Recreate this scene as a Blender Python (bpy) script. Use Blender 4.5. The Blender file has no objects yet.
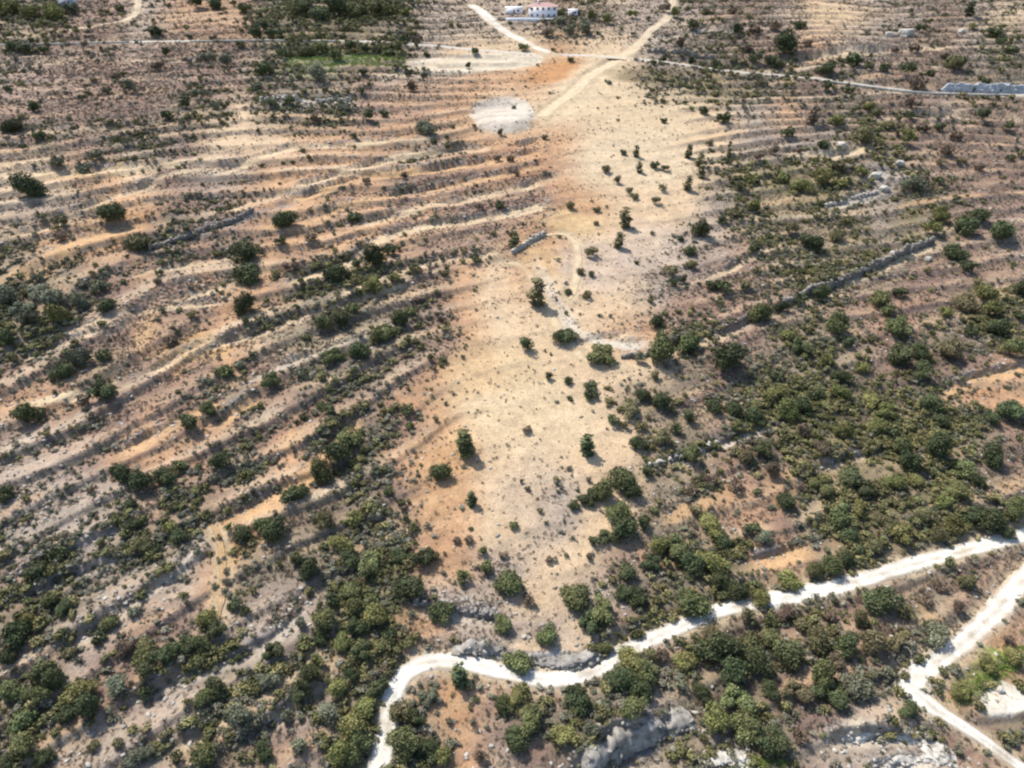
import bpy, math, re
import numpy as np
from mathutils import Vector

# ------------------------------------------------------------------ camera, sky, sun, exposure
sc = bpy.context.scene
COL = sc.collection
W, H, F = 1024, 768, 692.0
CAMZ, PITCH = 101.0, math.radians(33.0)
cam_d = bpy.data.cameras.new('camera'); cam = bpy.data.objects.new('camera', cam_d); COL.objects.link(cam)
cam_d.sensor_width = 36.0; cam_d.lens = 36.0 * F / W
cam_d.clip_start = 1.0; cam_d.clip_end = 9000.0
cam.location = (0, 0, CAMZ); cam.rotation_euler = (math.pi / 2 - PITCH, 0, 0)
sc.camera = cam

SUN_AZ, SUN_EL = math.radians(-50.0), math.radians(57.0)      # azimuth clockwise from +Y
to_sun = Vector((math.sin(SUN_AZ) * math.cos(SUN_EL), math.cos(SUN_AZ) * math.cos(SUN_EL), math.sin(SUN_EL)))
wd = bpy.data.worlds.new('World'); sc.world = wd; wd.use_nodes = True
wn = wd.node_tree.nodes; wl = wd.node_tree.links
sky = wn.new('ShaderNodeTexSky'); sky.sky_type = 'NISHITA'; sky.sun_disc = False
sky.sun_elevation = SUN_EL; sky.sun_rotation = SUN_AZ
bg = wn['Background']; bg.inputs['Strength'].default_value = 0.15
wl.new(sky.outputs['Color'], bg.inputs['Color'])
sd = bpy.data.lights.new('sun', 'SUN'); sd.energy = 4.4; sd.angle = math.radians(0.53); sd.color = (1.0, 0.955, 0.89)
sun = bpy.data.objects.new('sun', sd); COL.objects.link(sun)
sun.rotation_euler = to_sun.to_track_quat('Z', 'Y').to_euler()
vs = sc.view_settings
vs.view_transform = 'Standard'; vs.look = 'None'; vs.gamma = 1.0; vs.use_curve_mapping = False
vs.exposure = 0.88
sc.cycles.pixel_filter_type = 'BLACKMAN_HARRIS'; sc.cycles.filter_width = 2.3     # the photograph is soft
sc.cycles.max_bounces = 4; sc.cycles.diffuse_bounces = 2

rng = np.random.default_rng(7)

# ------------------------------------------------------------------ small maths
def _hash(ix, iy, seed):
    n = (ix.astype(np.int64) * 374761393 + iy.astype(np.int64) * 668265263 + seed * 1442695041) & 0x7fffffff
    n = ((n ^ (n >> 13)) * 1274126177) & 0x7fffffff
    n = n ^ (n >> 16)
    return (n & 0xffff).astype(np.float32) / 65535.0
def vnoise(x, y, seed=0):
    x = np.asarray(x, np.float64); y = np.asarray(y, np.float64)
    ix = np.floor(x); iy = np.floor(y); fx = x - ix; fy = y - iy
    fx = fx * fx * (3 - 2 * fx); fy = fy * fy * (3 - 2 * fy)
    a = _hash(ix, iy, seed); b = _hash(ix + 1, iy, seed); c = _hash(ix, iy + 1, seed); d = _hash(ix + 1, iy + 1, seed)
    return ((a + (b - a) * fx) * (1 - fy) + (c + (d - c) * fx) * fy) * 2 - 1
def fbm(x, y, seed=0, octv=4):
    s = 0.0; a = 1.0; t = 0.0
    for k in range(octv):
        s = s + a * vnoise(x * 2 ** k + 17.3 * k, y * 2 ** k - 9.1 * k, seed + k); t += a; a *= 0.5
    return s / t
def sstep(a, b, x):
    t = np.clip((x - a) / (b - a), 0, 1); return t * t * (3 - 2 * t)
def lin(rgb):
    c = np.asarray(rgb, np.float64) / 255.0
    return np.where(c <= 0.04045, c / 12.92, ((c + 0.055) / 1.055) ** 2.4)

# ------------------------------------------------------------------ the lie of the land (metres; the hillside rises away from the camera, to the left)
def zbase(x, y):
    x = np.asarray(x, np.float64); y = np.asarray(y, np.float64)
    z = 0.18 * (np.minimum(y, 430) - 54) + 0.10 * np.clip(y - 430, 0, 600) + 0.03 * np.clip(y - 1030, 0, 3000)
    z = z - 0.085 * 170 * np.tanh(x / 170) * (1 - 0.75 * sstep(190, 360, y))
    z = z + 1.6 * fbm(x / 95, y / 95, 3, 2) * sstep(20, 60, y) + 14 * fbm(x / 420, y / 420, 5, 2) * sstep(430, 900, y)
    return z
CP, SP = math.cos(PITCH), math.sin(PITCH)
def ray(px, py):
    u = (np.asarray(px, float) - W / 2) / F; v = (H / 2 - np.asarray(py, float)) / F
    return u, CP + v * SP, -SP + v * CP           # camera looks along (0, cos p, -sin p)
def ground_at(px, py):
    dx, dy, dz = ray(px, py)
    lo = np.full(np.shape(dx), 15.0); hi = np.full(np.shape(dx), 15.0); done = np.zeros(np.shape(dx), bool)
    t = 15.0
    while t < 900:
        t2 = t * 1.04
        below = (CAMZ + dz * t2) < zbase(dx * t2, dy * t2)
        new = below & ~done
        lo = np.where(new, t, lo); hi = np.where(new, t2, hi); done |= below; t = t2
    lo = np.where(done, lo, 850.0); hi = np.where(done, hi, 900.0)
    for _ in range(30):
        m = 0.5 * (lo + hi); b = (CAMZ + dz * m) < zbase(dx * m, dy * m)
        hi = np.where(b, m, hi); lo = np.where(b, lo, m)
    return dx * hi, dy * hi
def to_px(x, y, z):
    yy = y * CP - (z - CAMZ) * SP; up = y * SP + (z - CAMZ) * CP
    yy = np.maximum(yy, 1e-3)
    return W / 2 + F * x / yy, H / 2 - F * up / yy
def world_line(pts, step=1.5):
    p = np.array(pts, float); x, y = ground_at(p[:, 0], p[:, 1])
    # smooth (Catmull-Rom) and resample
    P = np.stack([x, y], 1); out = []
    Q = np.vstack([2 * P[0] - P[1], P, 2 * P[-1] - P[-2]])
    for i in range(1, len(Q) - 2):
        n = max(2, int(np.hypot(*(Q[i + 1] - Q[i])) / step))
        t = np.linspace(0, 1, n, endpoint=False)[:, None]
        out.append(0.5 * (2 * Q[i] + (Q[i + 1] - Q[i - 1]) * t + (2 * Q[i - 1] - 5 * Q[i] + 4 * Q[i + 1] - Q[i + 2]) * t ** 2 + (3 * Q[i] - Q[i - 1] - 3 * Q[i + 1] + Q[i + 2]) * t ** 3))
    return np.vstack(out + [P[-1:]])
def near_line(x, y, L, R):
    """indices within R of polyline L, signed distance (positive on its left), arclength"""
    idx = np.nonzero((x > L[:, 0].min() - R) & (x < L[:, 0].max() + R) & (y > L[:, 1].min() - R) & (y < L[:, 1].max() + R))[0]
    if len(idx) == 0: return idx, None, None, 0
    px, py = x[idx], y[idx]
    best = np.full(len(idx), 1e9); sg = np.zeros(len(idx)); al = np.zeros(len(idx)); s0 = 0.0
    for a, b in zip(L[:-1], L[1:]):
        d = b - a; ln = math.hypot(*d)
        if ln < 1e-6: continue
        m = np.nonzero((px > min(a[0], b[0]) - R) & (px < max(a[0], b[0]) + R) & (py > min(a[1], b[1]) - R) & (py < max(a[1], b[1]) + R))[0]
        if len(m):
            rx = px[m] - a[0]; ry = py[m] - a[1]
            t = np.clip((rx * d[0] + ry * d[1]) / ln ** 2, 0, 1)
            dist = np.hypot(rx - t * d[0], ry - t * d[1]); cr = (d[0] * ry - d[1] * rx) / ln
            k = dist < best[m]; mk = m[k]
            best[mk] = dist[k]; sg[mk] = np.sign(cr[k]); al[mk] = s0 + t[k] * ln
        s0 += ln
    ok = best < R
    return idx[ok], (best * sg)[ok], al[ok], s0

# ---- terraces, traced left to right (uphill on the left of the line): points, step height, riser width, tread colour, its width, its strength
TAN, ORG, PALE, ROCK = (228, 202, 164), (216, 176, 130), (224, 210, 188), (176, 172, 166)
GREYST = (150, 142, 138)
TERR = [
 ([(215,175),(260,155),(295,145),(350,142),(435,137)], .9, .4, TAN, 3.0, .8),
 ([(150,220),(235,205),(300,185),(360,165),(430,150),(495,145)], 1.5, .5, TAN, 3.4, .7),
 ([(280,200),(325,185),(380,172),(440,165),(500,157),(545,148)], 1.5, .5, ORG, 3.4, .8),
 ([(300,220),(360,198),(425,187),(500,172),(550,160)], 1.6, .5, ORG, 3.0, .7),
 ([(350,225),(420,205),(470,197),(512,187),(560,172)], 1.6, .5, TAN, 3.0, .7),
 ([(275,285),(300,275),(340,262),(370,240),(395,230),(430,222),(470,217),(512,210),(550,200)], 1.2, .5, TAN, 3.0, 1.),
 ([(320,300),(345,290),(390,270),(450,257),(505,250)], 1.2, .4, TAN, 2.2, .7),
 ([(0,240),(40,225),(85,205),(140,185),(170,172),(215,165),(260,158)], 1.5, .5, TAN, 2.5, .5),
 ([(0,275),(30,262),(60,245),(110,228),(150,220)], 1.2, .5, ORG, 4.5, .8),
 ([(130,258),(175,240),(215,225),(260,210),(300,200)], 1.7, .6, GREYST, 2.0, .6),
 ([(120,275),(170,265),(215,258),(240,250)], 1.3, .5, TAN, 2.0, .6),
 ([(150,300),(200,290),(235,278),(275,262)], 1.4, .5, TAN, 2.5, .7),
 ([(0,340),(60,330),(120,312),(165,305),(235,300)], 1.3, .5, TAN, 1.8, .6),
 ([(0,362),(50,345),(115,325)], 1.2, .5, TAN, 1.5, .5),
 ([(125,384),(165,360),(200,345),(270,325),(325,305),(415,280)], 1.4, .5, TAN, 2.0, .6),
 ([(240,384),(285,362),(320,350),(380,330),(415,320)], 1.2, .5, PALE, 1.6, .6),
 ([(0,404),(75,390),(130,375)], 1.2, .5, TAN, 2.4, .9),
 ([(110,454),(155,430),(200,408),(235,394)], 1.5, .5, ORG, 2.0, .9),
 ([(205,430),(235,405),(262,388)], .8, .5, ORG, 2.2, .8),
 ([(215,519),(270,494),(305,464),(340,424),(365,412)], 1.0, .5, ORG, 3.0, .95),
 ([(0,584),(50,559),(90,539),(130,515)], 1.5, .5, GREYST, 1.5, .5),
 ([(0,604),(60,575),(110,560),(160,545)], 1.5, .5, PALE, 1.5, .4),
 ([(40,650),(90,625),(130,600),(175,565),(205,530)], 1.3, .5, PALE, 1.6, .5),
 ([(110,705),(165,680),(215,664),(280,628),(310,595)], 1.4, .6, PALE, 1.6, .4),
 ([(150,760),(200,725),(250,700),(310,650),(330,610)], 1.3, .6, TAN, 1.6, .5),
 ([(240,740),(290,700),(320,680)], 1.0, .6, PALE, 1.4, .4),
 ([(640,355),(695,338),(715,332),(752,318),(792,300),(832,285),(872,268),(897,258),(932,243)], 2.2, .5, TAN, 2.4, .7),
 ([(700,280),(745,258),(782,238)], 1.4, .5, TAN, 2.0, .7),
 ([(822,205),(850,198),(880,192)], 1.2, .5, PALE, 3.0, .8),
 ([(930,395),(955,382),(1024,362),(1060,352)], 1.6, .6, ORG, 2.2, .8),
 ([(655,465),(700,450),(742,432),(780,420)], 1.1, .5, PALE, 1.4, .7),
 ([(650,520),(690,500),(730,482)], 1.2, .5, ORG, 2.4, .7),
 ([(737,560),(790,548),(820,540)], 1.3, .5, ORG, 2.4, .9),
 ([(410,600),(460,610),(505,620)], 1.3, .6, PALE, 2.0, .5),
 ([(425,648),(480,652),(540,661),(590,656),(620,639),(655,621)], 2.4, 1.2, PALE, 1.2, .5),
 ([(560,785),(600,748),(640,730),(690,712)], 4.0, 2.2, GREYST, 1.0, .2),
 ([(350,477),(375,475),(402,474)], 2.2, .4, (150,112,84), .8, .6),
 ([(364,521),(386,516)], 2.2, .4, (150,112,84), .8, .6),
 ([(512,147),(530,141),(546,136)], 1.6, .5, ORG, 1.5, .5),
 ([(620,45),(700,30),(768,26)], 3.6, 1.0, PALE, 3.5, .6),
 ([(760,62),(850,50),(950,46)], 3.4, 1.0, TAN, 4.0, .7),
 ([(865,118),(940,112),(1030,116)], 2.4, .7, TAN, 3.0, .4),
 ([(780,150),(830,153),(880,140)], 2.4, .7, TAN, 3.5, .8),
 ([(0,172),(60,168),(130,166),(190,158)], 1.6, .6, TAN, 4.0, .7),
 ([(0,132),(90,128),(170,120)], 1.6, .8, TAN, 2.0, .3),
 ([(0,62),(90,58),(180,60),(240,58)], 1.8, .8, TAN, 3.0, .4),
 ([(0,84),(100,78),(200,80)], 1.6, .8, TAN, 2.0, .3),
 ([(560,345),(600,338),(640,330)], .8, .5, TAN, 3.5, .6),
 ([(800,470),(850,455),(900,440)], 1.0, .5, TAN, 1.5, .4),
 ([(815,736),(870,732),(935,738)], 1.6, .9, PALE, 1.5, .7),
 ([(860,768),(900,756),(960,762)], 1.4, .9, PALE, 1.5, .7),
]
TERR += [([(548,285),(560,310),(585,331),(620,341),(655,340)], .9, .5, PALE, 2.5, .8),
 ([(780,70),(850,78),(900,85),(960,90),(1024,91),(1110,92)], 4.2, 1.0, GREYST, .5, .1),
 ([(640,52),(680,58),(715,62),(760,66)], 2.4, .8, GREYST, .5, .2)]
TERR = [(world_line(p, 3.0), h, r, c, w, s) for p, h, r, c, w, s in TERR]
TERR = [(L, h, r, c, w * 1.25, min(1, s * 1.2)) for L, h, r, c, w, s in TERR]

# ---- tracks and roads: name, points, width, colour
ROADS = [
 ('gravel_track', [(372,800),(378,768),(385,740),(390,715),(393,692),(403,674),(420,663),(445,659),(475,664),(505,672),(540,679),(575,677),(600,668),(625,652),(655,637),(690,622),(720,610),(760,602),(800,594),(835,587),(865,578),(900,567),(940,557),(975,548),(1005,540),(1050,528),(1120,505)], 3.1,
  'white gravel track winding up from the bottom edge to the right edge'),
 ('gravel_track', [(1100,500),(1045,560),(1020,582),(1000,605),(980,625),(960,644),(940,660),(922,673),(912,683),(916,693),(934,707),(952,719),(976,735),(1000,752),(1030,775),(1060,800)], [3.2,3.2,3.2,3.2,3.3,3.5,3.8,4.2,4.6,4.0,2.7,2.3,2.2,2.2,2.2,2.2],
  'white gravel track from the right edge turning sharply down to the bottom right corner'),
 ('road', [(-220,52),(-100,48),(0,45),(60,43.5),(150,41.5),(260,40),(340,41),(400,43),(440,46),(480,50),(540,54),(600,56),(650,60),(700,67),(740,72),(790,76),(830,80),(870,86),(920,92),(960,94),(1020,95),(1120,96),(1250,100)], 6.0,
  'pale road crossing the top of the slope from edge to edge'),
 ('dirt_track', [(470,4),(483,13),(492,22),(508,33),(528,44),(550,54)], 7.0,
  'white dirt drive slanting from the pale house down to the upper road'),
 ('dirt_track', [(540,118),(557,104),(575,92),(590,76),(608,66),(634,49),(652,29),(668,16),(676,-12)], 5.0,
  'broad sandy track climbing from the round pad over the upper road'),
 ('footpath', [(503,262),(522,266),(538,288),(550,312),(564,336),(588,361),(620,366)], 2.0,
  'faint pale footpath winding down the sand past two bushes'),
 ('footpath', [(530,242),(548,234),(566,234),(577,246),(578,272),(570,300)], 1.8,
  'faint pale footpath curving round the yellow sandy hollow'),
 ('footpath', [(209,520),(218,535),(222,560),(222,590),(220,618)], 1.2,
  'narrow orange footpath running down from the path fork at left'),
 ('dirt_track', [(139,-14),(138,2),(136,12),(126,20),(100,25),(60,31),(30,36)], 4.5,
  'pale dirt track coming over the top edge towards the upper road'),
]
def road_line(pts): return world_line(pts, 1.0)
def smooth1(a, k):
    kk = np.ones(k) / k; return np.convolve(np.pad(a, (k // 2, k // 2), 'edge'), kk, 'valid')[:len(a)]
RD = []
for nm, pts, wid, lab in ROADS:
    L = road_line(pts); z = smooth1(zbase(L[:, 0], L[:, 1]), 15)
    if isinstance(wid, list):
        px_, py_ = ground_at(np.array(pts, float)[:, 0], np.array(pts, float)[:, 1])
        wid = np.array([wid[int(np.argmin((px_ - q[0]) ** 2 + (py_ - q[1]) ** 2))] for q in L]); wid = smooth1(wid, 7)
    else: wid = np.full(len(L), float(wid))
    RD.append((nm, L, z, wid, lab))
PAD = (*[float(v) for v in ground_at(np.array([503.]), np.array([115.]))], 0)
PADC = (float(PAD[0][0]) if hasattr(PAD[0], '__len__') else PAD[0], float(PAD[1][0]) if hasattr(PAD[1], '__len__') else PAD[1])

DZ = 1.75
def terr(x, y, z0):
    """contour terraces of the hillside: strength, line index, place within a terrace (0 foot of the wall .. 1 foot of the next)"""
    zc = z0 + 1.9 * fbm(x / 55, y / 55, 601, 2) + .16 * fbm(x / 8, y / 8, 603, 2)
    zc = zc - .085 * np.minimum(x + 12, 0) * sstep(185, 105, y) + .7 * np.sin(x / 31 + 1.3) * sstep(40, -60, x)
    k = zc / DZ; i = np.floor(k); t = k - i
    u, v = to_px(x, y, z0)
    u = u + 25 * vnoise(x / 15, y / 15, 609)
    left = 1 - sstep(400, 560, u + .25 * (v - 150)); right = sstep(640, 740, u) * (.6 + .4 * sstep(260, 140, v)); far = .7 * sstep(110, 40, v) * (1 - sstep(420, 450, u) * (1 - sstep(690, 730, u)))
    A = np.maximum(np.maximum(np.maximum(left * (1 - .35 * sstep(430, 600, v)) * (1 - .5 * sstep(150, 110, v) * (1 - sstep(170, 320, u))), right), far), .16)
    A = A * np.clip(.95 + .6 * vnoise((.89 * x + .45 * y) / 30, i * 7.37, 605), .45, 1)
    return A, i, t, zc
def height(x, y, col=None):
    """final ground height; when col (n,3) is given, terrace and verge colours are laid into it too"""
    x = np.asarray(x, np.float64); y = np.asarray(y, np.float64)
    z = zbase(x, y)
    p = 0.89 * x + 0.45 * y; q = -0.45 * x + 0.89 * y
    z = z + 0.20 * fbm(p / 14, q / 5, 21, 3) + 0.06 * fbm(x / 1.7, y / 1.7, 23, 2)
    dz = np.zeros_like(z)
    A, ti, tt, zc = terr(x, y, zbase(x, y))
    prof = np.where(tt < .12, tt / .12 * .88, .88 + (tt - .12) / .88 * .12)
    dz += A * DZ * (prof - tt - .38)
    if col is not None:
        br = np.clip(.55 + 1.1 * vnoise(x / 9, y / 9, 611), .08, 1) * np.clip(.7 + .9 * vnoise(ti * 5.3, ti * 0 + 2, 619), .25, 1.1)
        tone = vnoise(ti * 3.17, (.89 * x + .45 * y) / 60, 613)[:, None]
        m = (A * .75 * sstep(.12, .2, tt) * (1 - sstep(.36, .6, tt)) * br)[:, None]
        col[:] = col * (1 - m) + (lin((216, 186, 150)) + tone * .5 * (lin((218, 202, 176)) - lin((204, 160, 116)))) * m
        m = (A * .8 * (1 - sstep(.10, .16, tt)) * np.clip(.75 + vnoise(x / 1.6, y / 1.6, 615), 0, 1))[:, None]
        col[:] = col * (1 - m) + lin((140, 128, 116)) * m
        m = (A * .5 * sstep(.5, .8, tt) * np.clip(.7 + .8 * vnoise(x / 6, y / 6, 617), 0, 1))[:, None]
        col[:] = col * (1 - m) + lin((132, 112, 94)) * m
    for k, (L, h, r, c, w, s) in enumerate(TERR):
        Wd = 7.0 if h < 3 else 14.0
        i, d, al, tot = near_line(x, y, L, Wd)
        if len(i) == 0: continue
        ns_ = 1.0 if tot > 22 else .3
        d = d + ns_ * 0.6 * vnoise(x[i] / 4.3, y[i] / 4.3, 40 + k) + ns_ * 0.28 * vnoise(x[i] / 1.3, y[i] / 1.3, 140 + k)
        end = sstep(0, min(8, tot * .2), al) * sstep(0, min(8, tot * .2), tot - al) * 1.0 * np.clip(.62 + .75 * vnoise(al / 7.0, al * 0 + k, 77), .05, 1.15)
        dz[i] += h * end * np.clip(d / (r * .5), -1, 1) * 0.5 * np.clip(1 - np.abs(d) / Wd, 0, 1)
        if col is not None:
            br = 0.8 + 0.7 * vnoise(x[i] / 6, y[i] / 6, 240 + k)
            m = (s * sstep(-w - .8, -w + .6, d) * (1 - sstep(-.5, 0.1, d)) * sstep(0, 6, al) * sstep(0, 6, tot - al) * np.clip(br, .5, 1))[:, None]
            col[i] = col[i] * (1 - m) + lin(c) * m
            m = (0.75 * sstep(-.3, 0.1, d) * (1 - sstep(.7, 1.8, d)) * end * np.clip(.5 + vnoise(x[i] / 1.5, y[i] / 1.5, 340 + k), 0, 1))[:, None]
            col[i] = col[i] * (1 - m) + lin(GREYST) * m
    z = z + dz
    # levelled earth pad
    d = np.hypot(x - PADC[0], (y - PADC[1]) * 0.8); m = 1 - sstep(9.0, 15.0, d)
    z = z * (1 - m) + (float(zbase(PADC[0], PADC[1])) + 0.4) * m
    for k, (nm, L, zr, wid, lab) in enumerate(RD):
        i, d, al, tot = near_line(x, y, L, wid.max() / 2 + (9 if nm == 'road' else 5))
        if len(i) == 0: continue
        seg = np.concatenate([[0], np.cumsum(np.hypot(*np.diff(L, axis=0).T))])
        zz = np.interp(al, seg, zr); wid = np.interp(al, seg, wid)
        m = 1 - sstep(wid / 2 + .2, wid / 2 + (8.5 if nm == 'road' else 2.6), np.abs(d))
        z[i] = z[i] * (1 - m) + (zz - 0.16) * m
        if col is not None:
            m = (0.85 * (1 - sstep(wid / 2 - .3, wid / 2 + 2.2, np.abs(d) + .8 * vnoise(x[i] / 2, y[i] / 2, 500 + k))))[:, None]
            col[i] = col[i] * (1 - m) + lin((206, 184, 150)) * m
    return z

# ---- what the soil is, read off the photograph in coarse cells (S pale sand, O orange earth, P stony, B brown dry scrub, G grey-green scrub, V green scrub)
# (0 pale sand, 1 orange earth, 2 stony, 3 brown dry scrub, 4 grey-green scrub, 5 green scrub)
CELLS = [
 [4,5,3,3,2,1,1,1,5,5,5,5,4,2,2,2,2,4,4,2,2,2,3,3,2,0,0,2,2,3,2,0],
 [4,3,3,3,2,3,3,3,4,5,5,5,5,2,0,0,0,1,0,0,2,4,4,3,3,1,2,2,3,3,2,4],
 [2,2,3,3,3,3,3,3,4,4,4,3,2,2,1,1,1,0,0,0,4,4,5,4,4,3,4,3,3,3,4,4],
 [3,3,3,3,3,4,4,0,4,4,4,3,1,1,1,0,0,0,0,0,0,0,0,2,1,3,4,3,3,2,3,3],
 [3,4,3,4,4,3,0,0,0,1,1,1,1,4,1,1,1,1,0,0,0,0,0,2,2,2,4,5,3,3,3,3],
 [0,0,1,1,0,3,2,3,1,1,1,1,3,3,3,1,3,1,0,0,0,0,4,5,5,5,4,2,4,3,3,3],
 [2,2,4,1,1,3,3,1,1,1,3,1,3,1,3,3,3,1,1,0,0,0,2,4,5,5,4,2,5,4,3,3],
 [4,1,1,1,3,4,3,3,1,1,1,1,1,3,3,3,1,1,0,0,0,2,2,3,4,4,5,4,5,4,3,2],
 [4,4,4,3,1,3,1,4,1,3,4,4,3,3,1,0,1,0,0,0,2,2,3,3,4,5,4,4,3,3,3,3],
 [4,4,4,3,3,3,3,1,1,4,4,4,4,3,1,0,0,0,0,0,2,3,3,3,3,4,3,3,3,3,4,5],
 [4,4,3,3,1,3,1,1,4,4,4,4,4,3,1,0,0,0,0,1,1,4,3,3,4,4,4,3,3,4,4,5],
 [3,3,4,4,3,1,3,1,3,4,4,4,3,1,0,0,0,0,0,0,0,4,3,4,4,4,4,3,3,3,3,1],
 [1,1,3,3,3,3,3,4,3,3,3,3,1,1,0,0,0,0,0,4,4,4,3,4,5,5,5,5,5,4,1,1],
 [2,3,3,3,1,3,1,3,3,1,4,4,3,1,0,0,0,0,0,0,4,4,3,4,5,5,5,5,5,5,4,3],
 [2,2,3,1,1,1,3,4,3,1,4,4,1,1,1,0,0,0,0,0,4,4,3,3,3,5,5,5,5,5,4,3],
 [2,2,2,2,3,4,3,3,1,4,4,4,3,1,1,0,0,2,0,0,4,4,1,3,1,4,5,5,5,5,4,4],
 [2,2,2,4,3,4,1,1,4,4,4,4,4,1,1,0,0,2,0,0,4,4,3,1,3,4,5,5,5,5,4,4],
 [2,4,2,4,4,2,1,4,4,4,4,4,5,1,1,2,2,0,0,3,4,5,5,1,1,4,5,4,4,4,3,3],
 [3,4,4,2,2,2,1,4,2,2,4,5,5,2,2,2,0,0,2,2,4,4,4,4,4,4,3,3,4,4,3,3],
 [4,4,2,2,3,3,2,2,2,2,4,5,5,1,2,2,2,2,0,3,4,4,4,3,3,4,3,3,4,4,3,1],
 [2,3,2,3,3,4,4,2,2,4,4,5,5,2,2,2,0,0,2,4,3,3,4,4,4,4,3,3,4,4,3,1],
 [4,4,3,3,3,2,2,4,4,4,2,5,4,3,1,3,3,3,4,4,4,4,4,4,3,3,4,4,3,1,4,5],
 [4,4,4,2,2,2,4,4,2,2,4,5,4,4,1,3,4,4,4,2,2,4,4,4,4,3,2,2,4,3,3,4],
 [4,4,2,2,2,4,4,4,3,3,4,5,4,4,1,2,3,4,4,2,4,4,2,5,4,2,2,2,2,3,3,3]]
CM = np.eye(6)[np.array(CELLS)]
SOIL = np.array([lin(c) for c in [(222,194,156), (202,160,120), (178,162,144), (150,123,106), (142,130,108), (128,119,88)]])
def cell_weights(x, y, z):
    """weights of the six soil kinds at ground points"""
    wx = x + 5 * fbm(x / 22, y / 22, 61, 3); wy = y + 5 * fbm(x / 22, y / 22, 67, 3)
    u, v = to_px(wx, wy, z)
    def refl(c, n):
        c = np.abs(c); c = np.mod(c, 2 * (n - 1)); return np.where(c > n - 1, 2 * (n - 1) - c, c)
    cx = refl(u / 32 - 0.5, 32); cy = refl(np.clip(v, -500, 1400) / 32 - 0.5, 24)
    ix = np.clip(cx.astype(int), 0, 30); iy = np.clip(cy.astype(int), 0, 22); fx = (cx - ix)[..., None]; fy = (cy - iy)[..., None]
    return (CM[iy, ix] * (1 - fx) + CM[iy, ix + 1] * fx) * (1 - fy) + (CM[iy + 1, ix] * (1 - fx) + CM[iy + 1, ix + 1] * fx) * fy
# patches of bare earth, rock or turf with a colour of their own: centre, radii (px), turn, colour, strength
PATCH = [
 (503,115,33,20,0,(226,214,194),1.), (470,64,78,9,-3,(230,216,188),1.), (415,70,45,5,-14,(224,208,178),.9), (553,72,34,12,-14,(206,152,100),.95), (585,88,62,20,-38,(228,204,166),.85),
 (640,110,85,32,0,(218,198,160),.5), (640,160,80,34,0,(222,204,170),.5), (575,222,36,13,10,(222,192,140),.65), (545,260,30,14,20,(220,184,132),.6),
 (556,300,8,50,-28,(226,212,186),.6), (600,265,45,28,0,(206,186,168),.6), (650,250,40,30,0,(206,188,170),.5), (500,390,70,55,0,(220,194,150),.6),
 (540,420,70,40,0,(222,200,162),.5), (440,470,40,60,0,(214,172,122),.5), (470,370,35,30,0,(212,176,128),.5), (540,500,45,50,0,(206,188,164),.4),
 (540,655,90,9,2,(190,188,184),.8), (470,612,45,7,10,(190,186,182),.7), (1005,708,28,26,-30,(232,226,208),1.), (925,690,30,8,0,(236,228,210),.8),
 (990,672,40,10,-33,(124,144,62),1.), (755,764,34,9,0,(140,158,74),1.), (775,766,20,8,0,(140,158,74),1.), (880,737,50,9,3,(216,208,182),.7), (905,760,45,9,0,(206,196,164),.6),
 (945,640,14,55,-40,(170,136,88),.7), (635,742,60,16,-27,(150,150,152),.9), (222,545,18,32,-10,(206,166,112),.9), (222,600,8,34,3,(196,168,124),.8), (205,520,22,8,-15,(210,160,102),.9),
 (200,345,42,14,-12,(208,166,104),.8), (150,330,10,30,12,(214,178,132),.7), (110,235,55,14,-22,(206,158,104),.7), (30,275,35,10,-18,(210,172,124),.7), (95,172,55,7,-6,(214,184,132),.7),
 (450,700,30,26,0,(176,130,88),.5), (405,625,22,30,0,(196,156,118),.6), (670,560,26,10,-10,(200,150,112),.7), (770,554,40,9,-8,(204,154,112),.8), (700,400,28,10,-20,(176,140,118),.5),
 (290,104,28,8,0,(216,216,208),.6), (335,100,18,5,0,(220,216,204),.6), (650,77,45,9,5,(136,122,86),.8), (720,92,50,9,8,(132,124,88),.7), (340,58,66,8,-5,(116,134,84),.95), (312,72,34,7,0,(136,150,104),.9), (300,52,34,6,0,(92,116,76),.9),
 (815,180,60,18,0,(126,122,72),.6), (840,152,26,7,0,(226,204,170),.8), (885,175,26,14,0,(190,184,176),.6), (30,520,45,40,0,(176,164,148),.5), (60,450,45,40,0,(188,166,146),.5),
 (300,10,70,10,0,(112,114,78),.6), (840,12,60,12,0,(218,188,144),.4), (700,25,40,8,0,(198,178,148),.4), (960,400,50,12,-12,(204,152,108),.5), (1000,30,20,12,0,(220,196,150),.6),
 (890,320,26,30,0,(172,130,112),.5), (700,310,45,20,0,(168,132,112),.6), (170,55,80,8,0,(176,146,122),.5), (70,85,90,26,0,(172,138,118),.6), (200,20,60,10,0,(196,162,128),.6),
 (430,95,45,22,0,(196,158,122),.6), (390,115,50,8,0,(176,142,126),.5), (480,165,70,22,-10,(190,146,110),.4), (530,170,25,22,0,(184,136,98),.6),
]
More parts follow.
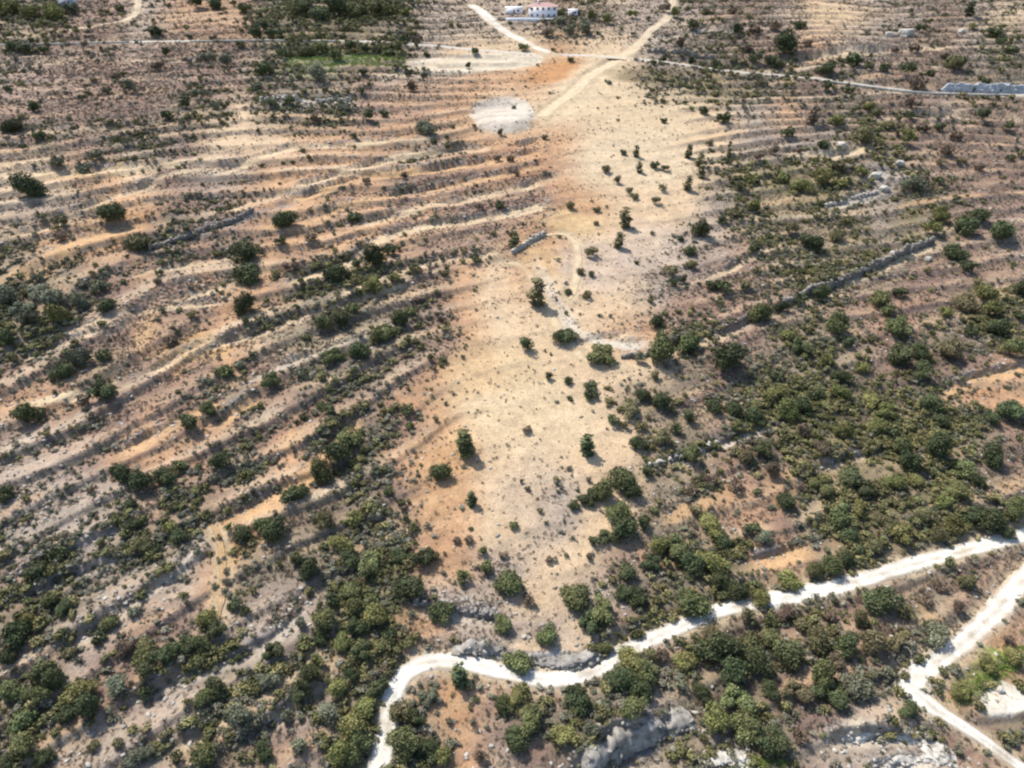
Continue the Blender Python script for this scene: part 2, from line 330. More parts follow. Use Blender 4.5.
def soil_colour(x, y, z0):
    w = cell_weights(x, y, z0)
    p = 0.89 * x + 0.45 * y; q = -0.45 * x + 0.89 * y
    col = w @ SOIL
    wx = x + 3.4 * fbm(x / 8, y / 8, 71, 4); wy = y + 3.4 * fbm(x / 8, y / 8, 73, 4)
    u, v = to_px(wx, wy, z0)
    for (cx, cy, rx, ry, a, c, s) in PATCH:
        i = np.nonzero((np.abs(u - cx) < 1.5 * max(rx, ry)) & (np.abs(v - cy) < 1.5 * max(rx, ry)))[0]
        if len(i) == 0: continue
        t = math.radians(a); du = u[i] - cx; dv = v[i] - cy
        e = np.hypot((du * math.cos(t) + dv * math.sin(t)) / rx, (-du * math.sin(t) + dv * math.cos(t)) / ry)
        m = (s * (1 - (sstep(.55, 1.2, e) if s < 1 else sstep(.88, 1.06, e))))[:, None]
        col[i] = col[i] * (1 - m) + lin(c) * m
    # strips of drier and stonier earth along the contour, and mottling
    st = fbm(p / 26, q / 2.6, 81, 3)
    rough = w[:, 2] * .5 + w[:, 3] + w[:, 4] + w[:, 5] + w[:, 1] * .6 + w[:, 0] * .12
    m = (np.clip(st * 1.6, -1, 1) * rough)[:, None]
    col = np.where(m > 0, col * (1 - .55 * m) + lin((220, 188, 148)) * .55 * m, col * (1 + .55 * m) - lin((112, 94, 88)) * .55 * m)
    mt = fbm(x / 4.5, y / 4.5, 91, 4)
    col = col * np.array([1.0, .99, 1.0])
    return col * (1 + .24 * mt * (.6 + .4 * np.clip(rough, 0, 1)))[:, None], w

HAZE = 0.0
ALB = 0.52            # albedo over the sunlit look
# ------------------------------------------------------------------ materials
def new_mat(name, rough=0.95):
    m = bpy.data.materials.new(name); m.use_nodes = True
    nt = m.node_tree; b = nt.nodes['Principled BSDF']
    b.inputs['Roughness'].default_value = rough; b.inputs['Specular IOR Level'].default_value = 0.15
    return m, nt, b
def noise_mix(nt, colour_socket, scale, lo, hi, detail=6.0, coord=None):
    """multiply a colour by a noise between lo and hi"""
    n = nt.nodes.new('ShaderNodeTexNoise'); n.inputs['Scale'].default_value = scale; n.inputs['Detail'].default_value = detail
    if coord is not None: nt.links.new(coord, n.inputs['Vector'])
    r = nt.nodes.new('ShaderNodeMapRange'); r.inputs['From Min'].default_value = 0.3; r.inputs['From Max'].default_value = 0.7
    r.inputs['To Min'].default_value = lo; r.inputs['To Max'].default_value = hi
    nt.links.new(n.outputs['Fac'], r.inputs['Value'])
    mx = nt.nodes.new('ShaderNodeMix'); mx.data_type = 'RGBA'; mx.blend_type = 'MULTIPLY'; mx.inputs['Factor'].default_value = 1.0
    nt.links.new(colour_socket, mx.inputs['A']); nt.links.new(r.outputs['Result'], mx.inputs['B'])
    return mx.outputs['Result'], n.outputs['Fac']
def rgb_mat(name, rgb, scale=1.5, lo=.75, hi=1.2, bump=0.3, rough=.95, alb=ALB, scale2=None):
    m, nt, b = new_mat(name, rough)
    c = nt.nodes.new('ShaderNodeRGB'); c.outputs[0].default_value = (*(lin(rgb) * alb), 1)
    tc = nt.nodes.new('ShaderNodeTexCoord'); co = tc.outputs['Object']
    s, f = noise_mix(nt, c.outputs[0], scale, lo, hi, coord=co)
    if scale2: s, f = noise_mix(nt, s, scale2, lo, hi, coord=co)
    nt.links.new(s, b.inputs['Base Color'])
    if bump:
        bp = nt.nodes.new('ShaderNodeBump'); bp.inputs['Strength'].default_value = bump; bp.inputs['Distance'].default_value = 0.1
        nt.links.new(f, bp.inputs['Height']); nt.links.new(bp.outputs['Normal'], b.inputs['Normal'])
    return m
def ground_material():
    m, nt, b = new_mat('hillside_soil')
    at = nt.nodes.new('ShaderNodeAttribute'); at.attribute_name = 'soil'
    tc = nt.nodes.new('ShaderNodeTexCoord'); co = tc.outputs['Object']
    s, f1 = noise_mix(nt, at.outputs['Color'], 0.55, .84, 1.14, 8, co)
    s, f2 = noise_mix(nt, s, 2.2, .80, 1.16, 4, co)
    # dry weeds and small stones as fine specks
    for sc_, thr, colr, k in ((1.1, .60, (96, 82, 62), .55), (2.6, .63, (206, 196, 182), .5)):
        n = nt.nodes.new('ShaderNodeTexNoise'); n.inputs['Scale'].default_value = sc_; n.inputs['Detail'].default_value = 5; n.inputs['Roughness'].default_value = .7
        nt.links.new(co, n.inputs['Vector'])
        r = nt.nodes.new('ShaderNodeMapRange'); r.inputs['From Min'].default_value = thr; r.inputs['From Max'].default_value = thr + .06; r.inputs['To Max'].default_value = k
        nt.links.new(n.outputs['Fac'], r.inputs['Value'])
        at2 = nt.nodes.new('ShaderNodeAttribute'); at2.attribute_name = 'rough'
        ml = nt.nodes.new('ShaderNodeMath'); ml.operation = 'MULTIPLY'
        nt.links.new(r.outputs['Result'], ml.inputs[0]); nt.links.new(at2.outputs['Fac'], ml.inputs[1])
        mx = nt.nodes.new('ShaderNodeMix'); mx.data_type = 'RGBA'; mx.inputs['B'].default_value = (*(lin(colr) * ALB), 1)
        nt.links.new(ml.outputs[0], mx.inputs['Factor']); nt.links.new(s, mx.inputs['A']); s = mx.outputs['Result']
    nt.links.new(s, b.inputs['Base Color'])
    bp = nt.nodes.new('ShaderNodeBump'); bp.inputs['Strength'].default_value = .6; bp.inputs['Distance'].default_value = .25
    nt.links.new(f2, bp.inputs['Height']); nt.links.new(bp.outputs['Normal'], b.inputs['Normal'])
    return m
def leaf_material(name, rgb, per_instance=False):
    m, nt, b = new_mat(name, .8)
    if per_instance:
        at = nt.nodes.new('ShaderNodeAttribute'); at.attribute_type = 'INSTANCER'; at.attribute_name = 'tint'; src = at.outputs['Color']
    else:
        c = nt.nodes.new('ShaderNodeRGB'); c.outputs[0].default_value = (*rgb, 1); src = c.outputs[0]
        oi = nt.nodes.new('ShaderNodeObjectInfo')
        hs = nt.nodes.new('ShaderNodeHueSaturation')
        r1 = nt.nodes.new('ShaderNodeMapRange'); r1.inputs['To Min'].default_value = .475; r1.inputs['To Max'].default_value = .52
        r2 = nt.nodes.new('ShaderNodeMapRange'); r2.inputs['To Min'].default_value = .72; r2.inputs['To Max'].default_value = 1.3
        ml = nt.nodes.new('ShaderNodeMath'); ml.operation = 'MULTIPLY'; ml.inputs[1].default_value = 7.31
        fr = nt.nodes.new('ShaderNodeMath'); fr.operation = 'FRACT'
        nt.links.new(oi.outputs['Random'], r1.inputs['Value']); nt.links.new(oi.outputs['Random'], ml.inputs[0]); nt.links.new(ml.outputs[0], fr.inputs[0]); nt.links.new(fr.outputs[0], r2.inputs['Value'])
        nt.links.new(r1.outputs['Result'], hs.inputs['Hue']); nt.links.new(r2.outputs['Result'], hs.inputs['Value']); nt.links.new(src, hs.inputs['Color']); src = hs.outputs['Color']
    sh = nt.nodes.new('ShaderNodeAttribute'); sh.attribute_name = 'leaf'
    mx = nt.nodes.new('ShaderNodeMix'); mx.data_type = 'RGBA'; mx.blend_type = 'MULTIPLY'; mx.inputs['Factor'].default_value = 1.0
    nt.links.new(src, mx.inputs['A']); nt.links.new(sh.outputs['Color'], mx.inputs['B'])
    nt.links.new(mx.outputs['Result'], b.inputs['Base Color'])
    return m

# ------------------------------------------------------------------ mesh helpers
def mesh_np(name, verts, faces):
    """faces: (n,4) or (n,3) int array"""
    me = bpy.data.meshes.new(name); v = np.ascontiguousarray(verts, np.float32); f = np.ascontiguousarray(faces, np.int32)
    k = f.shape[1]
    me.vertices.add(len(v)); me.vertices.foreach_set('co', v.ravel())
    me.loops.add(f.size); me.loops.foreach_set('vertex_index', f.ravel())
    me.polygons.add(len(f)); me.polygons.foreach_set('loop_start', np.arange(0, f.size, k, dtype=np.int32))
    me.polygons.foreach_set('loop_total', np.full(len(f), k, np.int32))
    me.update(calc_edges=True); me.validate()
    return me
def color_attr(me, name, rgb, domain='POINT'):
    a = me.attributes.new(name, 'FLOAT_COLOR', domain)
    a.data.foreach_set('color', np.concatenate([rgb, np.ones((len(rgb), 1))], 1).astype(np.float32).ravel())
def link(name, me, mat=None, parent=None, **props):
    o = bpy.data.objects.new(name, me); COL.objects.link(o)
    if mat is not None and me is not None: me.materials.append(mat)
    if parent is not None: o.parent = parent
    for k, v in props.items(): o[k] = v
    return o
BOXF = np.array([[0,3,2,1],[4,5,6,7],[0,1,5,4],[1,2,6,5],[2,3,7,6],[3,0,4,7]])
class MB:
    def __init__(s): s.v = []; s.f = []; s.n = 0
    def add(s, v, f): s.v.append(np.asarray(v, float)); s.f.append(np.asarray(f) + s.n); s.n += len(v)
    def box(s, x0, x1, y0, y1, z0, z1, jit=0):
        v = np.array([(x0,y0,z0),(x1,y0,z0),(x1,y1,z0),(x0,y1,z0),(x0,y0,z1),(x1,y0,z1),(x1,y1,z1),(x0,y1,z1)], float)
        if jit: v += rng.uniform(-jit, jit, v.shape)
        s.add(v, BOXF)
    def mesh(s, name): return mesh_np(name, np.vstack(s.v), np.vstack(s.f))

# ------------------------------------------------------------------ ground
aa = np.radians(60)
th = np.concatenate([np.linspace(math.radians(-80), -aa, 30, endpoint=False), np.linspace(-aa, aa, 980, endpoint=False), np.linspace(aa, math.radians(80), 31)])
rr = np.concatenate([np.geomspace(6, 40, 24, endpoint=False), np.geomspace(40, 660, 840, endpoint=False), np.geomspace(660, 4200, 50)])
TH, RR = np.meshgrid(th, rr)
gx = (RR * np.sin(TH)).ravel(); gy = (RR * np.cos(TH)).ravel()
gz0 = zbase(gx, gy)
soil, wts = soil_colour(gx, gy, gz0)
gz = height(gx, gy, soil)
nr, ntn = len(rr), len(th)
ii = np.arange(nr * ntn).reshape(nr, ntn)
quads = np.stack([ii[:-1, :-1].ravel(), ii[:-1, 1:].ravel(), ii[1:, 1:].ravel(), ii[1:, :-1].ravel()], 1)
gm = mesh_np('ground', np.stack([gx, gy, gz], 1), quads[:, ::-1] if False else quads)
color_attr(gm, 'soil', np.clip(soil * ALB, 0, .8))
ra = gm.attributes.new('rough', 'FLOAT', 'POINT')
ra.data.foreach_set('value', np.clip(.35 + wts[:, 2] * .8 + wts[:, 3] * .7 + wts[:, 4] * .7 + wts[:, 5] * .6 + wts[:, 1] * .2, 0, 1).astype(np.float32))
gm.polygons.foreach_set('use_smooth', np.ones(len(gm.polygons), bool))
ground = link('ground', gm, ground_material(), kind='structure', label='dry terraced hillside of tan soil, stones and low scrub')
if gm.polygons[1000].normal.z < 0: gm.flip_normals()

# ------------------------------------------------------------------ tracks
def track_material(name):
    m, nt, b = new_mat(name); at = nt.nodes.new('ShaderNodeAttribute'); at.attribute_name = 'soil'; tc = nt.nodes.new('ShaderNodeTexCoord'); co = tc.outputs['Object']
    q, f = noise_mix(nt, at.outputs['Color'], .45, .84, 1.10, coord=co); q, f = noise_mix(nt, q, 2.4, .82, 1.12, coord=co); nt.links.new(q, b.inputs['Base Color'])
    bp = nt.nodes.new('ShaderNodeBump'); bp.inputs['Strength'].default_value = .4; bp.inputs['Distance'].default_value = .12; nt.links.new(f, bp.inputs['Height']); nt.links.new(bp.outputs['Normal'], b.inputs['Normal'])
    return m
trackm = track_material('track_surface')
LOOK = {'gravel_track': ((252, 246, 232), (238, 224, 196)), 'dirt_track': ((228, 208, 174), (220, 196, 158)), 'road': ((214, 208, 196), (206, 198, 182)), 'footpath': ((230, 208, 170), (218, 190, 146))}
for k, (nm, L, zr, wid, lab) in enumerate(RD):
    d = np.gradient(L, axis=0); d /= np.linalg.norm(d, axis=1)[:, None]; nrm = np.stack([-d[:, 1], d[:, 0]], 1)
    cs = np.array([-1.3, -1.05, -.9, -.72, -.5, -.3, -.1, .1, .3, .5, .72, .9, 1.05, 1.3]); zs = np.array([-.30, -.05, .02, .01, -.05, -.02, .04, .04, -.02, -.05, .01, .02, -.05, -.30])
    edge = np.array([1, 1, .8, .3, 0, .15, .4, .4, .15, 0, .3, .8, 1, 1.]) if nm in ('gravel_track', 'road') else np.array([1, 1, .9, .6, .3, .25, .4, .4, .25, .3, .6, .9, 1, 1.])
    seg = np.concatenate([[0], np.cumsum(np.hypot(*np.diff(L, axis=0).T))]); tp = np.clip(np.minimum(seg / 3, (seg[-1] - seg) / 3), .25, 1) if nm in ('dirt_track', 'footpath') else 1
    wl_ = tp * wid / 2 * (1 + .16 * vnoise(seg / 11, seg * 0 + k, 801) + .10 * vnoise(seg / 4.3, seg * 0 + k, 805) + .08 * vnoise(seg / 1.6, seg * 0 + k, 809)); wr_ = tp * wid / 2 * (1 + .16 * vnoise(seg / 11, seg * 0 + k, 803) + .10 * vnoise(seg / 4.3, seg * 0 + k, 807) + .08 * vnoise(seg / 1.6, seg * 0 + k, 813))
    V = []
    for j, c in enumerate(cs):
        ww = np.where(c < 0, wl_, wr_) * c
        q = L + nrm * ww[:, None]; V.append(np.stack([q[:, 0], q[:, 1], zr + zs[j] + .03 * vnoise(q[:, 0], q[:, 1], 811)], 1))
    V = np.stack(V, 1).reshape(-1, 3); n, mcs = len(L), len(cs)
    em = np.clip(np.tile(edge, n) + .45 * vnoise(V[:, 0] / 1.4, V[:, 1] / 1.4, 821) + .3 * vnoise(V[:, 0] / 4, V[:, 1] / 4, 823), 0, 1)[:, None]
    hi_, lo_ = (lin(c) for c in LOOK[nm])
    if nm == 'dirt_track' and k == 3: hi_ = lin((250, 242, 226))
    if 'orange' in lab: hi_, lo_ = lin((208, 176, 134)), lin((196, 166, 128))
    edc = soil_colour(V[:, 0], V[:, 1], zbase(V[:, 0], V[:, 1]))[0]
    mixe = .5 if nm == 'gravel_track' else .15
    tcol = hi_ * (1 - em) + (mixe * lo_ + (1 - mixe) * edc) * em
    ix = np.arange(n * mcs).reshape(n, mcs)
    fq = np.stack([ix[:-1, :-1].ravel(), ix[:-1, 1:].ravel(), ix[1:, 1:].ravel(), ix[1:, :-1].ravel()], 1)
    me = mesh_np(nm, V, fq[:, ::-1]); me.polygons.foreach_set('use_smooth', np.ones(len(me.polygons), bool))
    if me.polygons[len(me.polygons) // 2].normal.z < 0: me.flip_normals()
    color_attr(me, 'soil', tcol * ALB * (.95 if nm == 'gravel_track' else 1.0)); link(nm, me, trackm, kind='structure', label=lab)

# ------------------------------------------------------------------ foliage shapes
def crown_mesh(name, seed, n=1500, lobes=8, flat=.8, leaf=.05, tall=False, spread=.30):
    r = np.random.default_rng(seed)
    V = []; C = []
    cen = []
    for k in range(lobes):
        a = r.uniform(0, 2 * math.pi); rad = spread * math.sqrt(r.uniform(0, 1)); zc = r.uniform(.25, .62) * flat
        cen.append((rad * math.cos(a), rad * math.sin(a), zc + (.16 * flat if rad < .12 else 0), r.uniform(.15, .25) * (1 if rad > .1 else 1.2), r.uniform(.75, 1.25)))
    if tall:
        cen = [(r.normal(0, .03), r.normal(0, .03), z, .20 * (1 - .6 * abs(z - .35 * flat) / flat) , r.uniform(.8, 1.2)) for z in np.linspace(.1, flat * .95, lobes)]
    wts_ = np.array([c[3] ** 2 for c in cen]); wts_ /= wts_.sum()
    pick = r.choice(len(cen), n, p=wts_)
    cc = np.array(cen)[pick]
    d = r.normal(size=(n, 3)); d[:, 2] = d[:, 2] * .9 + .25; d /= np.linalg.norm(d, axis=1)[:, None]
    rad = cc[:, 3] * (r.uniform(.55, 1.0, n) ** .4) * (1 + .18 * r.normal(size=n))
    P = cc[:, :3] + d * rad[:, None] * np.array([1, 1, .95]); P[:, 2] = np.maximum(P[:, 2], .015 + .03 * r.uniform(size=n))
    nn = d + .55 * r.normal(size=(n, 3)); nn /= np.linalg.norm(nn, axis=1)[:, None]
    t = np.cross(nn, r.normal(size=(n, 3))); t /= np.linalg.norm(t, axis=1)[:, None]; b = np.cross(nn, t)
    s = leaf * r.uniform(.6, 1.5, n)[:, None]; s2 = s * r.uniform(.45, .9, n)[:, None]
    V = np.stack([P - t * s, P + b * s2 * .9 - t * s * .1, P + t * s, P - b * s2], 1).reshape(-1, 3)
    me = mesh_np(name, V, np.arange(4 * n).reshape(n, 4))
    sh = cc[:, 4] * r.uniform(.7, 1.3, n)
    hue = np.stack([sh * r.uniform(.9, 1.15, n), sh, sh * r.uniform(.8, 1.1, n)], 1)
    color_attr(me, 'leaf', np.repeat(hue, 4, 0))
    return me
def trunk_mesh(name, seed):
    r = np.random.default_rng(seed); m = MB()
    def limb(a, b, ra, rb):
        a = np.array(a, float); b = np.array(b, float); ax = (b - a) / np.linalg.norm(b - a)
        t = np.cross(ax, (0.3, .9, .1)); t /= np.linalg.norm(t); w = np.cross(ax, t)
        an = np.arange(6) * math.pi / 3
        ring = np.cos(an)[:, None] * t + np.sin(an)[:, None] * w
        v = np.vstack([a + ring * ra, b + ring * rb]); f = [[i, (i + 1) % 6, 6 + (i + 1) % 6, 6 + i] for i in range(6)]
        m.add(v, f)
    top = (r.uniform(-.04, .04), r.uniform(-.04, .04), .26)
    limb((0, 0, -.06), top, .045, .032)
    for k in range(5):
        a = k * 1.26 + r.uniform(-.3, .3)
        limb((0, 0, .06 + .03 * k) if k % 2 else top, (.24 * math.cos(a), .24 * math.sin(a), r.uniform(.38, .55)), .026, .010)
    return m.mesh(name)
CROWNS = [crown_mesh('crown', 100 + k, 2900 + 150 * (k % 4), 9 + k % 7, .70 + .05 * (k % 5), .029 + .003 * (k % 3), spread=.27 + .03 * (k % 4)) for k in range(12)]
TALLS = [crown_mesh('crown', 300 + k, 1500, 7, 1.9, .042, True) for k in range(3)]
TRUNKS = [trunk_mesh('trunk', 200 + k) for k in range(4)]
bark = rgb_mat('bark', (120, 98, 78), 6, .7, 1.2, .5)
for t in TRUNKS: t.materials.append(bark)
TONE = {'d': ((.060,.072,.034), 'dark green'), 'g': ((.098,.108,.046), 'green'), 'y': ((.165,.165,.060), 'yellow-green'), 'o': ((.125,.112,.058), 'olive'),
        'e': ((.130,.135,.090), 'grey-green'), 'b': ((.125,.092,.066), 'brownish'), 'v': ((.130,.132,.048), 'olive-green')}
LEAF = {k: leaf_material('leaves_' + v[1].replace('-', '_').replace(' ', '_'), v[0]) for k, v in TONE.items()}
for c in CROWNS + TALLS: c.materials.append(LEAF['d'])

